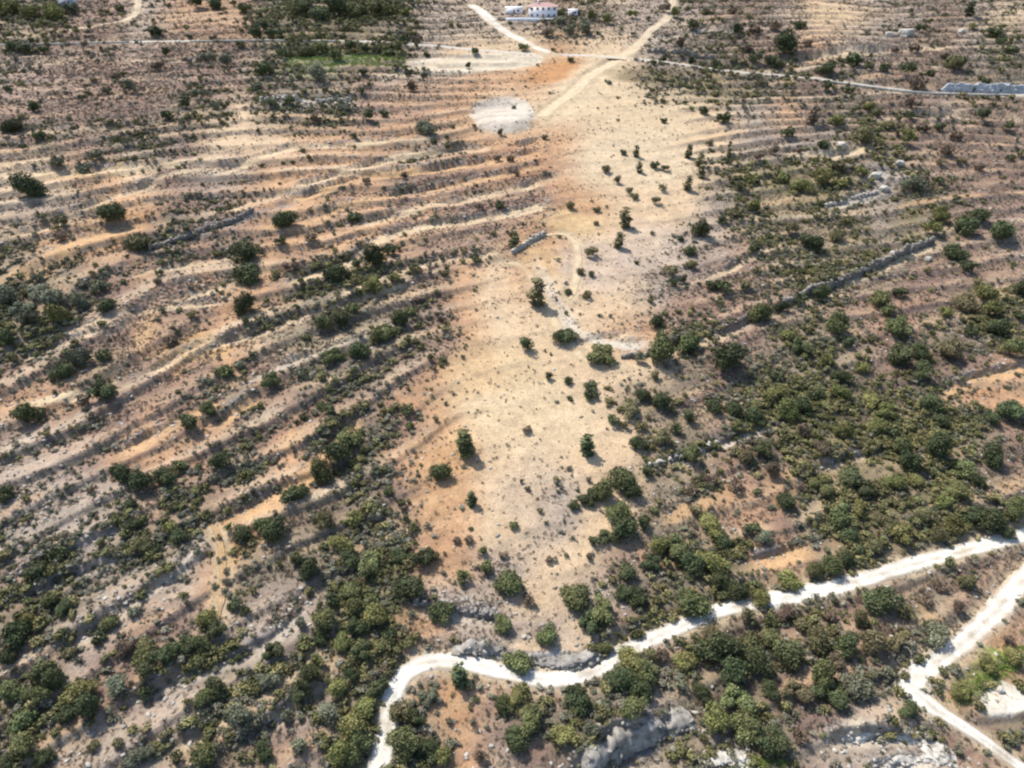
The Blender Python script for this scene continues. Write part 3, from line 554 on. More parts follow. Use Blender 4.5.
# traced shrubs and trees: centre of the crown and its width in photo pixels, tone, shape (t tall, w wide)
BUSH = """
30,188,32,dw 156,30,14,d 166,52,9,d 158,66,14,b 115,75,10,b 108,90,9,d 83,98,8,d 168,115,13,d 188,103,14,d 15,47,12,d 27,49,12,d 45,50,10,d 8,88,8,d 35,108,12,d 15,124,20,d 40,135,12,d 190,35,6,d
212,36,6,d 240,45,8,d 97,158,14,e 60,163,14,e 85,165,14,e 25,148,8,d 225,62,14,e 208,58,12,e 130,88,14,e 10,8,20,v 30,12,18,v 55,12,18,v 72,10,14,e 120,8,10,d 200,2,16,d 216,4,14,d 245,8,14,g 200,95,13,e 218,105,12,e
275,33,16,d 258,35,14,d 265,27,10,d 300,8,20,g 320,12,20,d 340,8,22,d 357,11,20,g 375,8,18,g 390,10,16,v 405,12,12,v 285,52,14,g 305,50,18,g 322,48,16,g 336,55,14,g 350,45,12,d 365,50,10,d 378,50,10,d 390,52,10,g 400,50,10,g
404,38,11,d 418,38,10,b 426,54,7,d 475,53,8,d 469,66,7,d 409,73,9,d 411,87,12,b 425,76,7,d 363,73,8,d 362,93,7,d 265,70,16,d 260,88,12,e 317,74,20,e 371,117,13,d 384,114,9,d 354,137,7,d 434,142,7,d 425,128,22,ew 315,120,12,b 290,102,11,g
345,106,13,e 272,103,12,e 367,182,9,b 405,177,8,b 501,133,7,b 497,157,9,b 511,160,8,b 303,150,6,d 283,161,5,d 293,161,5,d 259,131,5,d 571,60,6,d 693,27,11,d 681,45,11,b 735,32,13,d 755,30,13,b 746,47,12,b 755,59,13,d 716,62,12,d 770,60,12,d
590,17,10,v 606,20,12,v 632,15,10,v 665,8,12,b 673,14,10,v 706,10,9,b 733,10,9,b 570,30,12,e 548,32,13,b 560,20,11,e 586,31,13,e 633,35,5,d 523,46,10,g 703,111,10,d 722,118,14,d 663,120,7,d 609,82,6,e
623,152,7,d 636,153,6,dt 639,168,6,dt 655,165,9,d 665,168,8,d 688,153,7,dt 699,161,8,ot 701,173,7,ot 606,169,9,o 618,181,8,o 629,191,8,o 662,188,8,o 687,185,8,ot 709,143,8,o 545,137,6,d 514,104,5,d 516,173,8,b 757,158,10,b 727,154,4,dT
740,186,12,o 752,178,14,v 782,48,22,d 800,24,12,d 807,45,9,b 776,62,12,d 774,26,12,b 824,67,17,d 853,60,15,d 882,70,9,d 868,69,9,d 905,72,15,d 918,82,16,b 930,73,10,d 914,48,12,b 895,48,8,b 943,55,10,b 953,64,18,o 920,29,11,d
968,10,9,dt 992,32,14,d 1001,40,10,d 972,26,8,y 1010,50,12,g 827,88,10,d 849,90,9,d 868,107,12,v 875,113,10,o 907,105,12,b 909,115,10,d 835,121,14,v 811,118,10,bt 787,133,14,d 822,145,13,d 775,150,12,b 798,150,8,b 862,137,18,o 876,143,12,o
905,140,14,v 922,128,12,b 938,127,12,d 955,136,13,b 980,117,14,d 1008,128,10,d 945,150,14,b 1010,158,9,d 940,163,8,o 978,167,10,b 783,178,14,v 800,185,19,v 820,178,18,v 840,181,16,v 860,172,14,v 836,166,13,o 912,183,20,e 938,182,10,d
117,213,24,d 62,220,15,o 62,236,12,b 137,240,24,o 245,250,27,d 247,274,25,d 246,305,21,d 10,295,20,e 26,306,20,e 40,290,20,e 53,300,24,e 62,316,20,v 82,301,17,e 110,306,18,d 100,286,15,e 30,321,18,e 10,336,18,d 40,275,13,e 160,273,8,d 159,282,9,b
172,341,14,b 80,358,20,e 105,355,14,d 60,370,20,d 226,370,16,g 240,363,12,e 178,331,6,d 12,358,12,o 220,210,9,d 287,220,21,d 281,242,12,d 290,266,14,b 355,215,16,d 312,238,12,b 335,273,23,d 357,265,11,d 375,258,20,d 390,250,14,d 416,269,13,o
324,323,20,d 341,318,20,d 353,309,15,g 385,331,22,g 401,320,17,g 411,311,13,g 375,286,17,v 395,280,13,v 332,354,20,g 360,352,19,d 475,258,11,d 500,206,10,d 480,208,8,b 440,319,7,b 406,354,7,b 434,368,7,b 271,380,17,g 300,372,12,e 420,298,12,b
537,295,13,ot 566,335,17,d 525,346,13,d 600,353,26,gw 661,351,25,g 687,341,19,g 725,358,27,d 548,376,9,d 568,380,10,d 590,385,13,d 656,375,10,o 760,311,21,g 655,319,15,d 670,271,15,o 691,264,12,o 672,283,10,d 684,280,9,d 712,284,15,d 724,289,12,d
745,285,12,o 700,231,18,d 690,250,13,d 680,238,8,d 722,220,9,d 736,214,13,o 754,208,14,v 625,220,11,ot 618,242,9,ot 636,262,5,d 596,223,6,o 596,209,8,o 570,205,10,o 591,252,13,o 580,271,9,o 591,274,7,d 568,291,7,d 587,295,8,o 635,196,8,o
656,201,9,o 756,250,12,d 516,243,13,d 640,358,10,e 810,240,22,d 790,230,14,o 836,234,17,o 845,220,12,o 964,226,20,d 976,214,21,d 1001,231,25,d 940,214,17,v 931,229,16,v 955,250,21,d 966,266,15,d 878,300,19,g 889,311,15,g 896,326,23,g 894,353,25,d 916,351,21,d 919,373,20,d
836,326,23,g 846,341,14,d 799,346,19,d 839,376,19,d 964,301,22,o 981,291,22,v 995,326,22,d 988,309,19,v 970,331,14,d 1020,290,16,d 1019,316,11,d 945,311,14,v 1008,350,19,g 820,291,16,d 800,297,14,d 781,306,16,d 786,336,14,y 776,376,14,d 899,291,14,d 946,350,25,o 862,366,16,v 826,360,14,v
25,414,22,g 40,411,14,d 106,392,22,d 85,400,15,b 191,422,18,d 209,409,17,g 220,463,21,d 117,467,12,d 125,476,17,d 142,483,22,d 165,476,20,d 180,466,14,g 7,493,18,d 131,503,13,d 175,505,11,o 132,522,16,d 172,527,14,y 180,536,17,d 141,545,19,o 156,549,11,d
62,553,16,d 67,540,10,b 36,568,20,d 245,531,20,d 92,490,7,b 321,404,10,g 329,411,15,d 350,436,26,g 338,455,25,d 322,472,22,g 300,489,19,g 288,498,16,d 408,410,13,g 410,426,9,g 466,445,17,gt 441,470,19,g 389,491,10,g 404,507,9,b 472,500,9,dt 383,436,7,b 365,447,11,o
275,531,25,d 264,522,18,g 325,519,20,o 355,518,16,y 344,543,23,y 350,558,19,d 371,561,24,g 398,553,17,d 427,558,20,d 413,556,10,g 457,540,9,b 469,539,10,b 484,552,10,g 503,555,9,b 485,568,15,g 311,571,20,d 295,559,14,g 462,577,15,g 514,525,10,g
508,580,27,g 591,392,15,d 613,420,13,d 629,408,18,o 641,394,16,d 660,402,19,d 687,418,15,d 712,405,20,d 691,454,20,g 735,410,17,d 752,416,19,d 641,426,13,o 636,443,19,d 661,440,17,o 676,429,13,d 645,471,14,d 619,477,28,g 630,488,20,d 604,491,23,g 588,496,18,d 574,504,12,d
618,511,24,g 622,528,26,d 607,536,17,d 641,522,16,d 709,524,25,y 718,537,20,d 695,510,12,o 674,546,24,g 657,546,18,v 689,562,25,d 711,561,25,y 719,577,20,d 751,530,15,d 763,537,17,e 587,447,13,dt 521,481,5,b 527,488,6,b 527,430,9,b 549,560,8,b 588,557,8,b
628,571,18,d 650,562,18,d 735,450,12,o 747,456,17,o 762,449,18,d 735,486,15,b 710,480,13,b 595,541,13,d 690,490,14,b 785,500,21,d 800,405,20,d 786,412,21,v 815,394,16,d 775,394,17,v 840,391,17,v 868,399,18,v 884,411,17,v 930,404,22,d 941,421,17,d 1010,409,24,d 990,416,16,d
800,431,15,b 820,446,18,b 842,433,18,v 875,426,19,v 892,431,15,d 900,447,19,g 906,462,21,d 935,449,25,d 960,466,24,g 990,456,21,d 978,481,14,d 850,474,24,d 862,487,19,d 821,487,20,g 800,486,12,b 894,480,21,v 913,476,18,v 879,489,15,o 955,491,22,g 938,503,17,v 900,531,22,v 884,521,17,o
840,513,25,g 859,508,17,v 850,536,18,d 857,548,13,d 829,562,25,g 845,557,17,d 814,567,18,g 790,577,21,y 874,545,17,o 935,530,19,o 952,524,20,v 990,520,26,d 1011,506,25,g 972,513,22,d 1004,531,16,d 920,515,16,o 770,470,16,b
20,633,28,d 26,619,17,y 45,669,22,g 56,680,19,d 82,692,25,y 92,707,24,d 40,691,24,g 14,690,22,g 66,712,18,d 26,716,25,g 25,746,23,g 46,756,17,d 9,760,18,d 65,606,16,d 50,599,16,g 111,619,18,g 99,635,15,d 144,640,17,o 125,646,17,b 145,657,20,g 170,655,24,d 150,674,17,d
187,645,21,d 210,619,20,y 218,631,17,d 204,646,18,g 200,661,15,g 205,696,21,g 217,689,21,d 240,716,24,e 120,686,22,e 145,691,16,d 135,610,13,e 235,605,13,d 246,612,11,d 238,656,9,d 205,755,26,g 140,755,22,e 165,737,11,o 120,744,11,o 95,745,12,o 8,655,18,d 70,650,14,o
408,587,30,d 443,611,24,d 500,625,20,g 375,618,23,y 389,633,16,d 325,620,22,g 321,634,17,d 353,606,20,g 349,589,20,g 357,626,18,d 343,642,19,v 362,650,19,d 275,650,19,d 269,681,19,e 310,680,22,d 299,694,18,d 338,689,19,y 352,675,17,d 376,688,18,d 329,712,21,e
364,709,22,y 351,727,26,y 341,755,23,y 358,747,26,g 264,750,20,d 400,712,24,o 416,718,17,d 404,746,30,g 429,748,24,d 442,757,16,y 428,696,18,e 460,677,15,dt 505,705,18,g 511,735,15,d 480,756,13,b 372,600,16,g 333,600,16,d 300,625,13,e 285,715,14,e 300,745,16,e 318,660,16,v 385,665,12,b
515,656,26,g 545,635,21,g 575,594,28,g 601,611,26,g 588,624,20,d 620,592,18,d 636,599,20,d 690,601,32,g 740,590,22,d 757,598,19,y 530,600,13,b 604,645,17,g 629,661,27,y 643,673,25,g 617,681,26,d 640,693,22,d 576,705,25,d 632,716,25,g 530,724,23,g 519,738,23,d 515,699,17,y 541,712,15,o
565,741,22,y 686,660,21,y 716,650,34,d 710,635,18,o 746,644,31,g 754,660,28,d 731,672,27,d 701,692,21,d 736,699,30,g 714,721,27,y 745,726,30,g 762,738,26,d 680,683,16,e 590,735,16,e 660,655,15,b 785,653,31,d 770,638,22,g 815,641,22,o 845,646,24,d 880,600,32,d 906,611,17,o 936,631,25,e
872,643,25,o 893,640,18,o 859,620,17,o 853,684,30,e 828,692,30,d 820,677,26,g 795,691,24,o 770,690,18,d 905,712,18,d 775,737,26,d 800,737,15,b 965,580,16,o 925,600,14,b 940,585,13,b 955,605,13,b 785,612,16,b 800,625,15,o 830,615,14,b 835,660,16,b 745,615,15,o 770,620,14,g 930,732,9,d 985,82,9,d 1012,85,9,d 972,86,7,d 664,60,9,d 690,63,10,d 702,62,8,e 960,690,18,y 985,662,17,y 1010,655,16,y 975,703,12,o 1005,640,13,b
"""
bush = []
for tok in BUSH.split():
    a = tok.split(','); bush.append((float(a[0]), float(a[1]), float(a[2]), a[3][0], a[3][1:]))
bx = np.array([b[0] for b in bush]); by = np.array([b[1] for b in bush]); bw = np.array([b[2] for b in bush])
bw = np.where((bx > 520) & (bx < 770) & (by > 285) & (by < 365), bw * 1.2, bw)
hr = np.array([{'': .85, 'w': .6, 't': 1.6, 'T': 6.0}[b[4]] for b in bush]); wf = np.array([{'': 1.0, 'w': 1.0, 't': .85, 'T': 1.0}[b[4]] for b in bush])
dyr = ray(bx, by); el = np.arctan2(-dyr[2], np.hypot(dyr[0], dyr[1]))
px0, py0 = ground_at(bx, by + .42 * hr * bw * np.cos(el))
dist = np.sqrt(px0 ** 2 + py0 ** 2 + (zbase(px0, py0) - CAMZ) ** 2)
bwm = bw * wf * 1.12 * np.sqrt(1 + ((bx - 512) / F) ** 2) ** 0 * (py0 * CP - (zbase(px0, py0) - CAMZ) * SP) / F     # width in metres
pz0 = height(px0, py0)
order = np.argsort(-bw)
NAMED = set(order[:300].tolist())

MARKS = [('the white house', 540, 12), ('the pale round pad', 503, 115), ('the first bend of the white track', 400, 675), ('the white track fork', 908, 684),
 ('the long dark stone wall', 880, 264), ('the short wall on the sand', 528, 246), ('the orange path fork', 215, 522), ('the white rubble', 290, 103),
 ('the pale rock cutting', 990, 84), ('the shaded rock face', 635, 738), ('the pale rock ledges', 880, 742), ('the bright grass strip', 990, 672),
 ('the white boulders', 886, 172), ('the two short ditches', 375, 497), ('the rocky bank above the track', 540, 655), ('the upper road at its left end', 8, 45),
 ('the sapling plot', 655, 160), ('the bottom left corner', 0, 768), ('the left edge at mid-height', 0, 384), ('the right edge at mid-height', 1024, 400), ('the lone tall shrub on the sand', 466, 445),
 ('the bush row below the sand hollow', 640, 354), ('the pair of dark bushes', 246, 262), ('the orange bare patch', 200, 345), ('the track where it leaves the right edge', 1010, 540), ('the top right corner', 1024, 0)]
DIRS = ['right of', 'above right of', 'above', 'above left of', 'left of', 'below left of', 'below', 'below right of']
ORDN = ['nearest', 'second nearest', 'third nearest', 'fourth nearest', 'fifth nearest', 'sixth nearest', 'seventh nearest', 'eighth nearest', 'ninth nearest', 'tenth nearest', 'eleventh nearest', 'twelfth nearest']
groups = {}
for i in NAMED:
    dd = [math.hypot(bx[i] - m[1], by[i] - m[2]) for m in MARKS]; k = int(np.argmin(dd))
    dr = DIRS[int(round(math.degrees(math.atan2(MARKS[k][2] - by[i], bx[i] - MARKS[k][1])) / 45)) % 8]
    tree = bwm[i] > 4.6
    groups.setdefault((bush[i][3], tree, k, dr), []).append((dd[k], i))
LABEL = {}
for (t, tree, k, dr), lst in groups.items():
    lst.sort()
    for j, (_, i) in enumerate(lst):
        base = f"{TONE[t][1]} {'tree' if tree else 'shrub'}"
        LABEL[i] = f"{base} {dr} {MARKS[k][0]}" + (f", {ORDN[min(j, 11)]}" if len(lst) > 1 else '')
small_pts = []
for i in range(len(bush)):
    t, shp = bush[i][3], bush[i][4]
    if i in NAMED:
        tree = bwm[i] > 4.6
        root = link('evergreen_tree' if tree else 'shrub', None, label=LABEL[i], category='tree' if tree else 'shrub', group='evergreen trees on the slope' if tree else 'shrubs dotting the slope')
        root.location = (px0[i], py0[i], pz0[i] - .1); rot = rng.uniform(0, 6.28)
        cr = bpy.data.objects.new('crown', CROWNS[rng.integers(12)] if shp not in ('t', 'T') else TALLS[rng.integers(3)]); COL.objects.link(cr); cr.parent = root
        cr.material_slots[0].link = 'OBJECT'; cr.material_slots[0].material = LEAF[t]
        w = bwm[i]
        tr = bpy.data.objects.new('trunk', TRUNKS[rng.integers(4)]); COL.objects.link(tr); tr.parent = root
        if shp in ('t', 'T'):
            cr.scale = (w * 2.5, w * 2.5, w * (.92 if shp == 't' else 2.4)); tr.scale = (w * .7, w * .7, w)
        else:
            sx = rng.uniform(.82, 1.22); hz = {'': rng.uniform(.8, 1.15), 'w': .72}[shp]
            cr.scale = (w * sx * 1.05, w / sx * 1.05 * (.75 if shp == 'w' else 1), w * hz); tr.scale = (w, w, w * hz)
            cr.rotation_euler = (rng.uniform(-.08, .08), rng.uniform(-.08, .08), rot if shp != 'w' else 0)
    else:
        small_pts.append((px0[i], py0[i], pz0[i], bwm[i], t, shp))

# ------------------------------------------------------------------ scattered ground cover (scrub, dry weeds, stones): one instanced object each
def scatter(name, label, protos, P, S, R, IDX, TINT):
    me = bpy.data.meshes.new(name); me.vertices.add(len(P)); me.vertices.foreach_set('co', np.asarray(P, np.float32).ravel())
    a = me.attributes.new('size', 'FLOAT_VECTOR', 'POINT'); a.data.foreach_set('vector', np.asarray(S, np.float32).ravel())
    a = me.attributes.new('turn', 'FLOAT_VECTOR', 'POINT'); a.data.foreach_set('vector', np.asarray(R, np.float32).ravel())
    a = me.attributes.new('pick', 'INT', 'POINT'); a.data.foreach_set('value', np.asarray(IDX, np.int32))
    color_attr(me, 'tint', np.asarray(TINT))
    o = link(name, me, None, kind='stuff', label=label)
    lib = bpy.data.collections.new(name + '_kinds')
    for k, pm in enumerate(protos):
        po = bpy.data.objects.new(f'{name}_kind_{k:02d}', pm); lib.objects.link(po)
    g = bpy.data.node_groups.new(name + '_scatter', 'GeometryNodeTree')
    g.interface.new_socket('Geometry', in_out='INPUT', socket_type='NodeSocketGeometry'); g.interface.new_socket('Geometry', in_out='OUTPUT', socket_type='NodeSocketGeometry')
    N = g.nodes; gi = N.new('NodeGroupInput'); go = N.new('NodeGroupOutput')
    ci = N.new('GeometryNodeCollectionInfo'); ci.inputs['Collection'].default_value = lib; ci.inputs['Separate Children'].default_value = True; ci.inputs['Reset Children'].default_value = True
    ip = N.new('GeometryNodeInstanceOnPoints'); ip.inputs['Pick Instance'].default_value = True
    def attr(nm, ty):
        q = N.new('GeometryNodeInputNamedAttribute'); q.data_type = ty; q.inputs['Name'].default_value = nm; return q.outputs['Attribute']
    g.links.new(gi.outputs[0], ip.inputs['Points']); g.links.new(ci.outputs[0], ip.inputs['Instance'])
    g.links.new(attr('pick', 'INT'), ip.inputs['Instance Index']); g.links.new(attr('turn', 'FLOAT_VECTOR'), ip.inputs['Rotation']); g.links.new(attr('size', 'FLOAT_VECTOR'), ip.inputs['Scale'])
    g.links.new(ip.outputs[0], go.inputs[0])
    md = o.modifiers.new('scatter', 'NODES'); md.node_group = g
    return o
def tuft_mesh(seed, n, spiky):
    me = crown_mesh('tuft', seed, n, 6, .62, .078 if not spiky else .085, spread=.28)
    if spiky:
        v = np.empty(len(me.vertices) * 3, np.float32); me.vertices.foreach_get('co', v); v = v.reshape(-1, 4, 3)
        c = v.mean(1, keepdims=True); e = v - c; e[:, :, 2] *= 2.2; e[:, :, :2] *= .5
        me.vertices.foreach_set('co', (c + e).ravel())
    return me
leaf_i = leaf_material('scrub_leaves', None, True)
TUFT = [tuft_mesh(700 + k, 170, False) for k in range(4)] + [tuft_mesh(720 + k, 70, True) for k in range(3)]
SBIG = [crown_mesh('shrub_small', 740 + k, 650, 8, .78, .055) for k in range(4)]
STALL = [crown_mesh('shrub_tall', 750 + k, 300, 6, 1.9, .08, True) for k in range(2)]
for m in TUFT + SBIG + STALL: m.materials.append(leaf_i)

def sample(n, rmin, rmax):
    """points evenly spread per square metre over the fan in front of the camera"""
    a = rng.uniform(-math.radians(62), math.radians(62), n); r = np.sqrt(rng.uniform(rmin ** 2, rmax ** 2, n))
    return r * np.sin(a), r * np.cos(a)
on_road = lambda x, y: np.any([_near(x, y, L, w.mean() / 2 - .1) for nm_, L, _, w, _ in RD], axis=0)
def _near(x, y, L, R):
    m = np.zeros(len(x), bool); i, d, al, tot = near_line(x, y, L, R); m[i] = True; return m
def tread_mask(x, y):
    m = np.ones(len(x))
    for k, (L, h, r, c, w, s) in enumerate(TERR):
        i, d, al, tot = near_line(x, y, L, w + 1)
        if len(i): m[i] = np.where((d < -.4) & (d > -w), m[i] * (1 - .92 * s), np.where((d > -.4) & (d < 1.6), m[i] * 2.4, m[i]))
    return m
DENS = np.array([#  S    O    P    B    G    V
                 [.16, .60, 1.6, 2.2, 1.9, .9],     # dry mauve, grey and straw weeds
                 [.010, .03, .12, .24, .95, .75],    # grey-green scrub
                 [.003, .01, .02, .05, .34, 1.15]])   # olive-green scrub
P_, S_, R_, I_, T_ = [], [], [], [], []
CLR = [np.array([(.25,.20,.145), (.20,.16,.125), (.14,.108,.085), (.17,.135,.112), (.32,.27,.205), (.11,.085,.07), (.23,.20,.165)]),
       np.array([(.175,.165,.118), (.14,.138,.092), (.205,.192,.148), (.112,.114,.075)]),
       np.array([(.122,.120,.050), (.150,.138,.062), (.094,.097,.043), (.172,.152,.072)])]
SZ = [(.4, 1.15), (.55, 1.9), (.7, 2.8)]
NS = 800000
sa = rng.uniform(-math.radians(62), math.radians(62), NS); sr = rng.uniform(30, 640, NS); sx = sr * np.sin(sa); sy = sr * np.cos(sa)
area = math.radians(124) * 610 * sr / NS * np.clip(180 / sr, .35, 1)
szb = zbase(sx, sy)
sw = cell_weights(sx, sy, szb)
pp = 0.89 * sx + 0.45 * sy; qq = -0.45 * sx + 0.89 * sy
band = fbm(pp / 20, qq / 2.8, 401, 3); patch = fbm(sx / 13, sy / 13, 403, 3)
far = np.hypot(sx, sy)
tA, tI, tT, _ = terr(sx, sy, szb)
tm = tread_mask(sx, sy) * np.where((tT > .64) | (tT < .17), 1 + .9 * tA, 1 - .72 * tA); rd = on_road(sx, sy) | (np.hypot(sx - PADC[0], (sy - PADC[1]) * .8) < 11)
uu, vv = to_px(sx, sy, szb)
def ell(cx, cy, rx, ry): return np.hypot((uu - cx) / rx, (vv - cy) / ry) < 1
bare = ell(345, 62, 58, 8) | ell(990, 672, 34, 14) | ell(1005, 708, 26, 24) | ell(575, 222, 32, 12) | ell(470, 63, 70, 8) | ell(575, 80, 30, 14)
for k in range(3):
    dn = (sw @ DENS[k]) * np.clip(1 + 1.5 * band * (1 if k < 2 else -.6), .1, 2.6) * np.clip(1 + 2.4 * patch * (-.6 if k == 0 else 1), .04, 2.8) * (1 if k else 1) * np.where(far > 230, 1.1 if k == 0 else .5, 1) * tm
    keep = (rng.uniform(size=NS) < dn * area) & ~rd & ~bare
    n = keep.sum(); x, y = sx[keep] + rng.uniform(-.3, .3, n), sy[keep] + rng.uniform(-.3, .3, n)
    s = (SZ[k][0] + (SZ[k][1] - SZ[k][0]) * rng.uniform(size=n) ** 2.2) * np.clip(far[keep] / 260, 1, 1.5)
    z = height(x, y) - .05
    P_.append(np.stack([x, y, z], 1)); S_.append(np.stack([s * rng.uniform(.8, 1.3, n), s * rng.uniform(.8, 1.3, n), s * rng.uniform(.7, 1.2, n) * (.7 if k == 0 else 1)], 1))
    R_.append(np.stack([np.zeros(n), np.zeros(n), rng.uniform(0, 6.28, n)], 1))
    I_.append(rng.integers(4, 7, n) if k == 0 else rng.integers(0, 4, n))
    T_.append(CLR[k][rng.integers(0, len(CLR[k]), n)] * rng.uniform(.7, 1.35, (n, 1)))
    print('scrub', k, n)
scatter('dry_weeds', 'dry brown weeds and low grass tufts scattered over the slope', TUFT, P_[0], S_[0], R_[0], I_[0], T_[0])
scatter('low_scrub', 'low grey-green and olive scrub covering the terraces', TUFT, np.vstack(P_[1:]), np.vstack(S_[1:]), np.vstack(R_[1:]), np.concatenate(I_[1:]), np.vstack(T_[1:]))
# bright grass by the right track and at the bottom edge
gx2, gy2 = ground_at(np.concatenate([990 + rng.normal(0, 16, 500), 757 + rng.normal(0, 15, 300)]), np.concatenate([np.zeros(500), 764 + rng.normal(0, 4, 300)]) + np.concatenate([np.full(500, 0.0), np.zeros(300)]) + 0)
gu = rng.normal(0, 1, 500); gx3, gy3 = ground_at(990 + 17 * gu + rng.normal(0, 4, 500), 675 - 12 * gu + rng.normal(0, 7, 500)); gx4, gy4 = gx2[500:], gy2[500:]
gx5, gy5 = ground_at(345 + rng.uniform(-62, 60, 900), 60 + rng.normal(0, 5, 900))
x = np.concatenate([gx3, gx4, gx5]); y = np.concatenate([gy3, gy4, gy5]); ok = ~on_road(x, y); x, y = x[ok], y[ok]; n = len(x); ss = rng.uniform(.5, 1.2, n) * np.where(y > 200, 1.9, 1)
scatter('green_grass', 'bright green grass in patches beside the right track and below the upper road', TUFT, np.stack([x, y, height(x, y) - .05], 1), np.stack([ss, ss, ss * .6], 1), np.stack([0 * x, 0 * x, rng.uniform(0, 6.28, n)], 1), rng.integers(4, 7, n), np.array([[.22, .27, .08]]) * rng.uniform(.7, 1.25, (n, 1)))
# small bushes left over from the trace, and the same kind going on beyond the picture's edges
Pb, Sb, Ib, Tb = [], [], [], []
for (x, y, z, w, t, shp) in small_pts:
    Pb.append((x, y, z - .05)); k = rng.integers(0, 4)
    if shp in ('t', 'T'): Ib.append(4 + rng.integers(0, 2)); Sb.append((w * 2.6, w * 2.6, w * (1.0 if shp == 't' else 2.6)))
    else: Ib.append(k); Sb.append((w * 1.05, w * 1.05, w * rng.uniform(.9, 1.15)))
    Tb.append(np.array(TONE[t][0]) * rng.uniform(.8, 1.2))
ox, oy = sample(9000, 30, 480); oz0 = zbase(ox, oy); ou, ov = to_px(ox, oy, oz0); ow = cell_weights(ox, oy, oz0)
out = ((ou < -12) | (ou > 1036) | (ov > 785) | (ov < -8)) & (rng.uniform(size=9000) < (ow @ np.array([.02, .05, .12, .25, .6, .9]))) & ~on_road(ox, oy)
for x, y, z in zip(ox[out], oy[out], height(ox[out], oy[out])):
    w = rng.uniform(1.5, 4.6); Pb.append((x, y, z - .05)); Ib.append(rng.integers(0, 4)); Sb.append((w, w, w * .95)); Tb.append(np.array(TONE['dgvoe'[rng.integers(5)]][0]))
Ib = [int(i) for i in Ib]
scatter('undergrowth', 'small dark bushes sprinkled between the larger shrubs', SBIG + STALL, Pb, Sb, [(0, 0, rng.uniform(0, 6.28)) for _ in Pb], Ib, Tb)

# stones
def stone_mesh(seed):
    r = np.random.default_rng(seed); v = []
    t = (1 + 5 ** .5) / 2
    v = np.array([(-1,t,0),(1,t,0),(-1,-t,0),(1,-t,0),(0,-1,t),(0,1,t),(0,-1,-t),(0,1,-t),(t,0,-1),(t,0,1),(-t,0,-1),(-t,0,1)]) / 1.9
    v = v * r.uniform(.65, 1.25, (12, 1)) * np.array([1, .8, .62]) * .5
    f = np.array([(0,11,5),(0,5,1),(0,1,7),(0,7,10),(0,10,11),(1,5,9),(5,11,4),(11,10,2),(10,7,6),(7,1,8),(3,9,4),(3,4,2),(3,2,6),(3,6,8),(3,8,9),(4,9,5),(2,4,11),(6,2,10),(8,6,7),(9,8,1)])
    return mesh_np('stone', v, f)
STONES = [stone_mesh(900 + k) for k in range(6)]
m, nt, b = new_mat('loose_stone'); at = nt.nodes.new('ShaderNodeAttribute'); at.attribute_type = 'INSTANCER'; at.attribute_name = 'tint'
nt.links.new(at.outputs['Color'], b.inputs['Base Color']); stone_i = m
for s in STONES: s.materials.append(stone_i)
n0 = 230000; tx, ty = sample(n0, 30, 420); tz0 = zbase(tx, ty); tw = cell_weights(tx, ty, tz0)
qA, qI, qT, _ = terr(tx, ty, tz0)
lines = np.where((qT < .2) | (qT > .95), .22 * qA, 0)
for k, (L, h, r, c, w, s) in enumerate(TERR):
    i, d, al, tot = near_line(tx, ty, L, 2.6)
    if len(i): lines[i] = np.maximum(lines[i], np.where((d > -1.6) & (d < 1.8), .6, 0))
dn = (tw @ np.array([.02, .06, .30, .16, .12, .06])) * np.clip(1 + 2 * fbm(tx / 8, ty / 8, 431, 3), 0, 3) + lines
keep = (rng.uniform(size=n0) < dn) & ~on_road(tx, ty) & (np.hypot(tx - PADC[0], (ty - PADC[1]) * .8) > 13); n = keep.sum(); print('stones', n)
x, y = tx[keep], ty[keep]; s = .18 + .75 * rng.uniform(size=n) ** 3
tint = lin((196, 188, 176)) * ALB * rng.uniform(.65, 1.25, (n, 1))
scatter('rubble', 'loose pale limestone rubble along the terraces', STONES, np.stack([x, y, height(x, y) + .03], 1), np.stack([s * rng.uniform(.8, 1.6, n), s * rng.uniform(.8, 1.6, n), s * rng.uniform(.7, 1.3, n)], 1), np.stack([np.zeros(n), np.zeros(n), rng.uniform(0, 6.28, n)], 1), rng.integers(0, 6, n), tint)

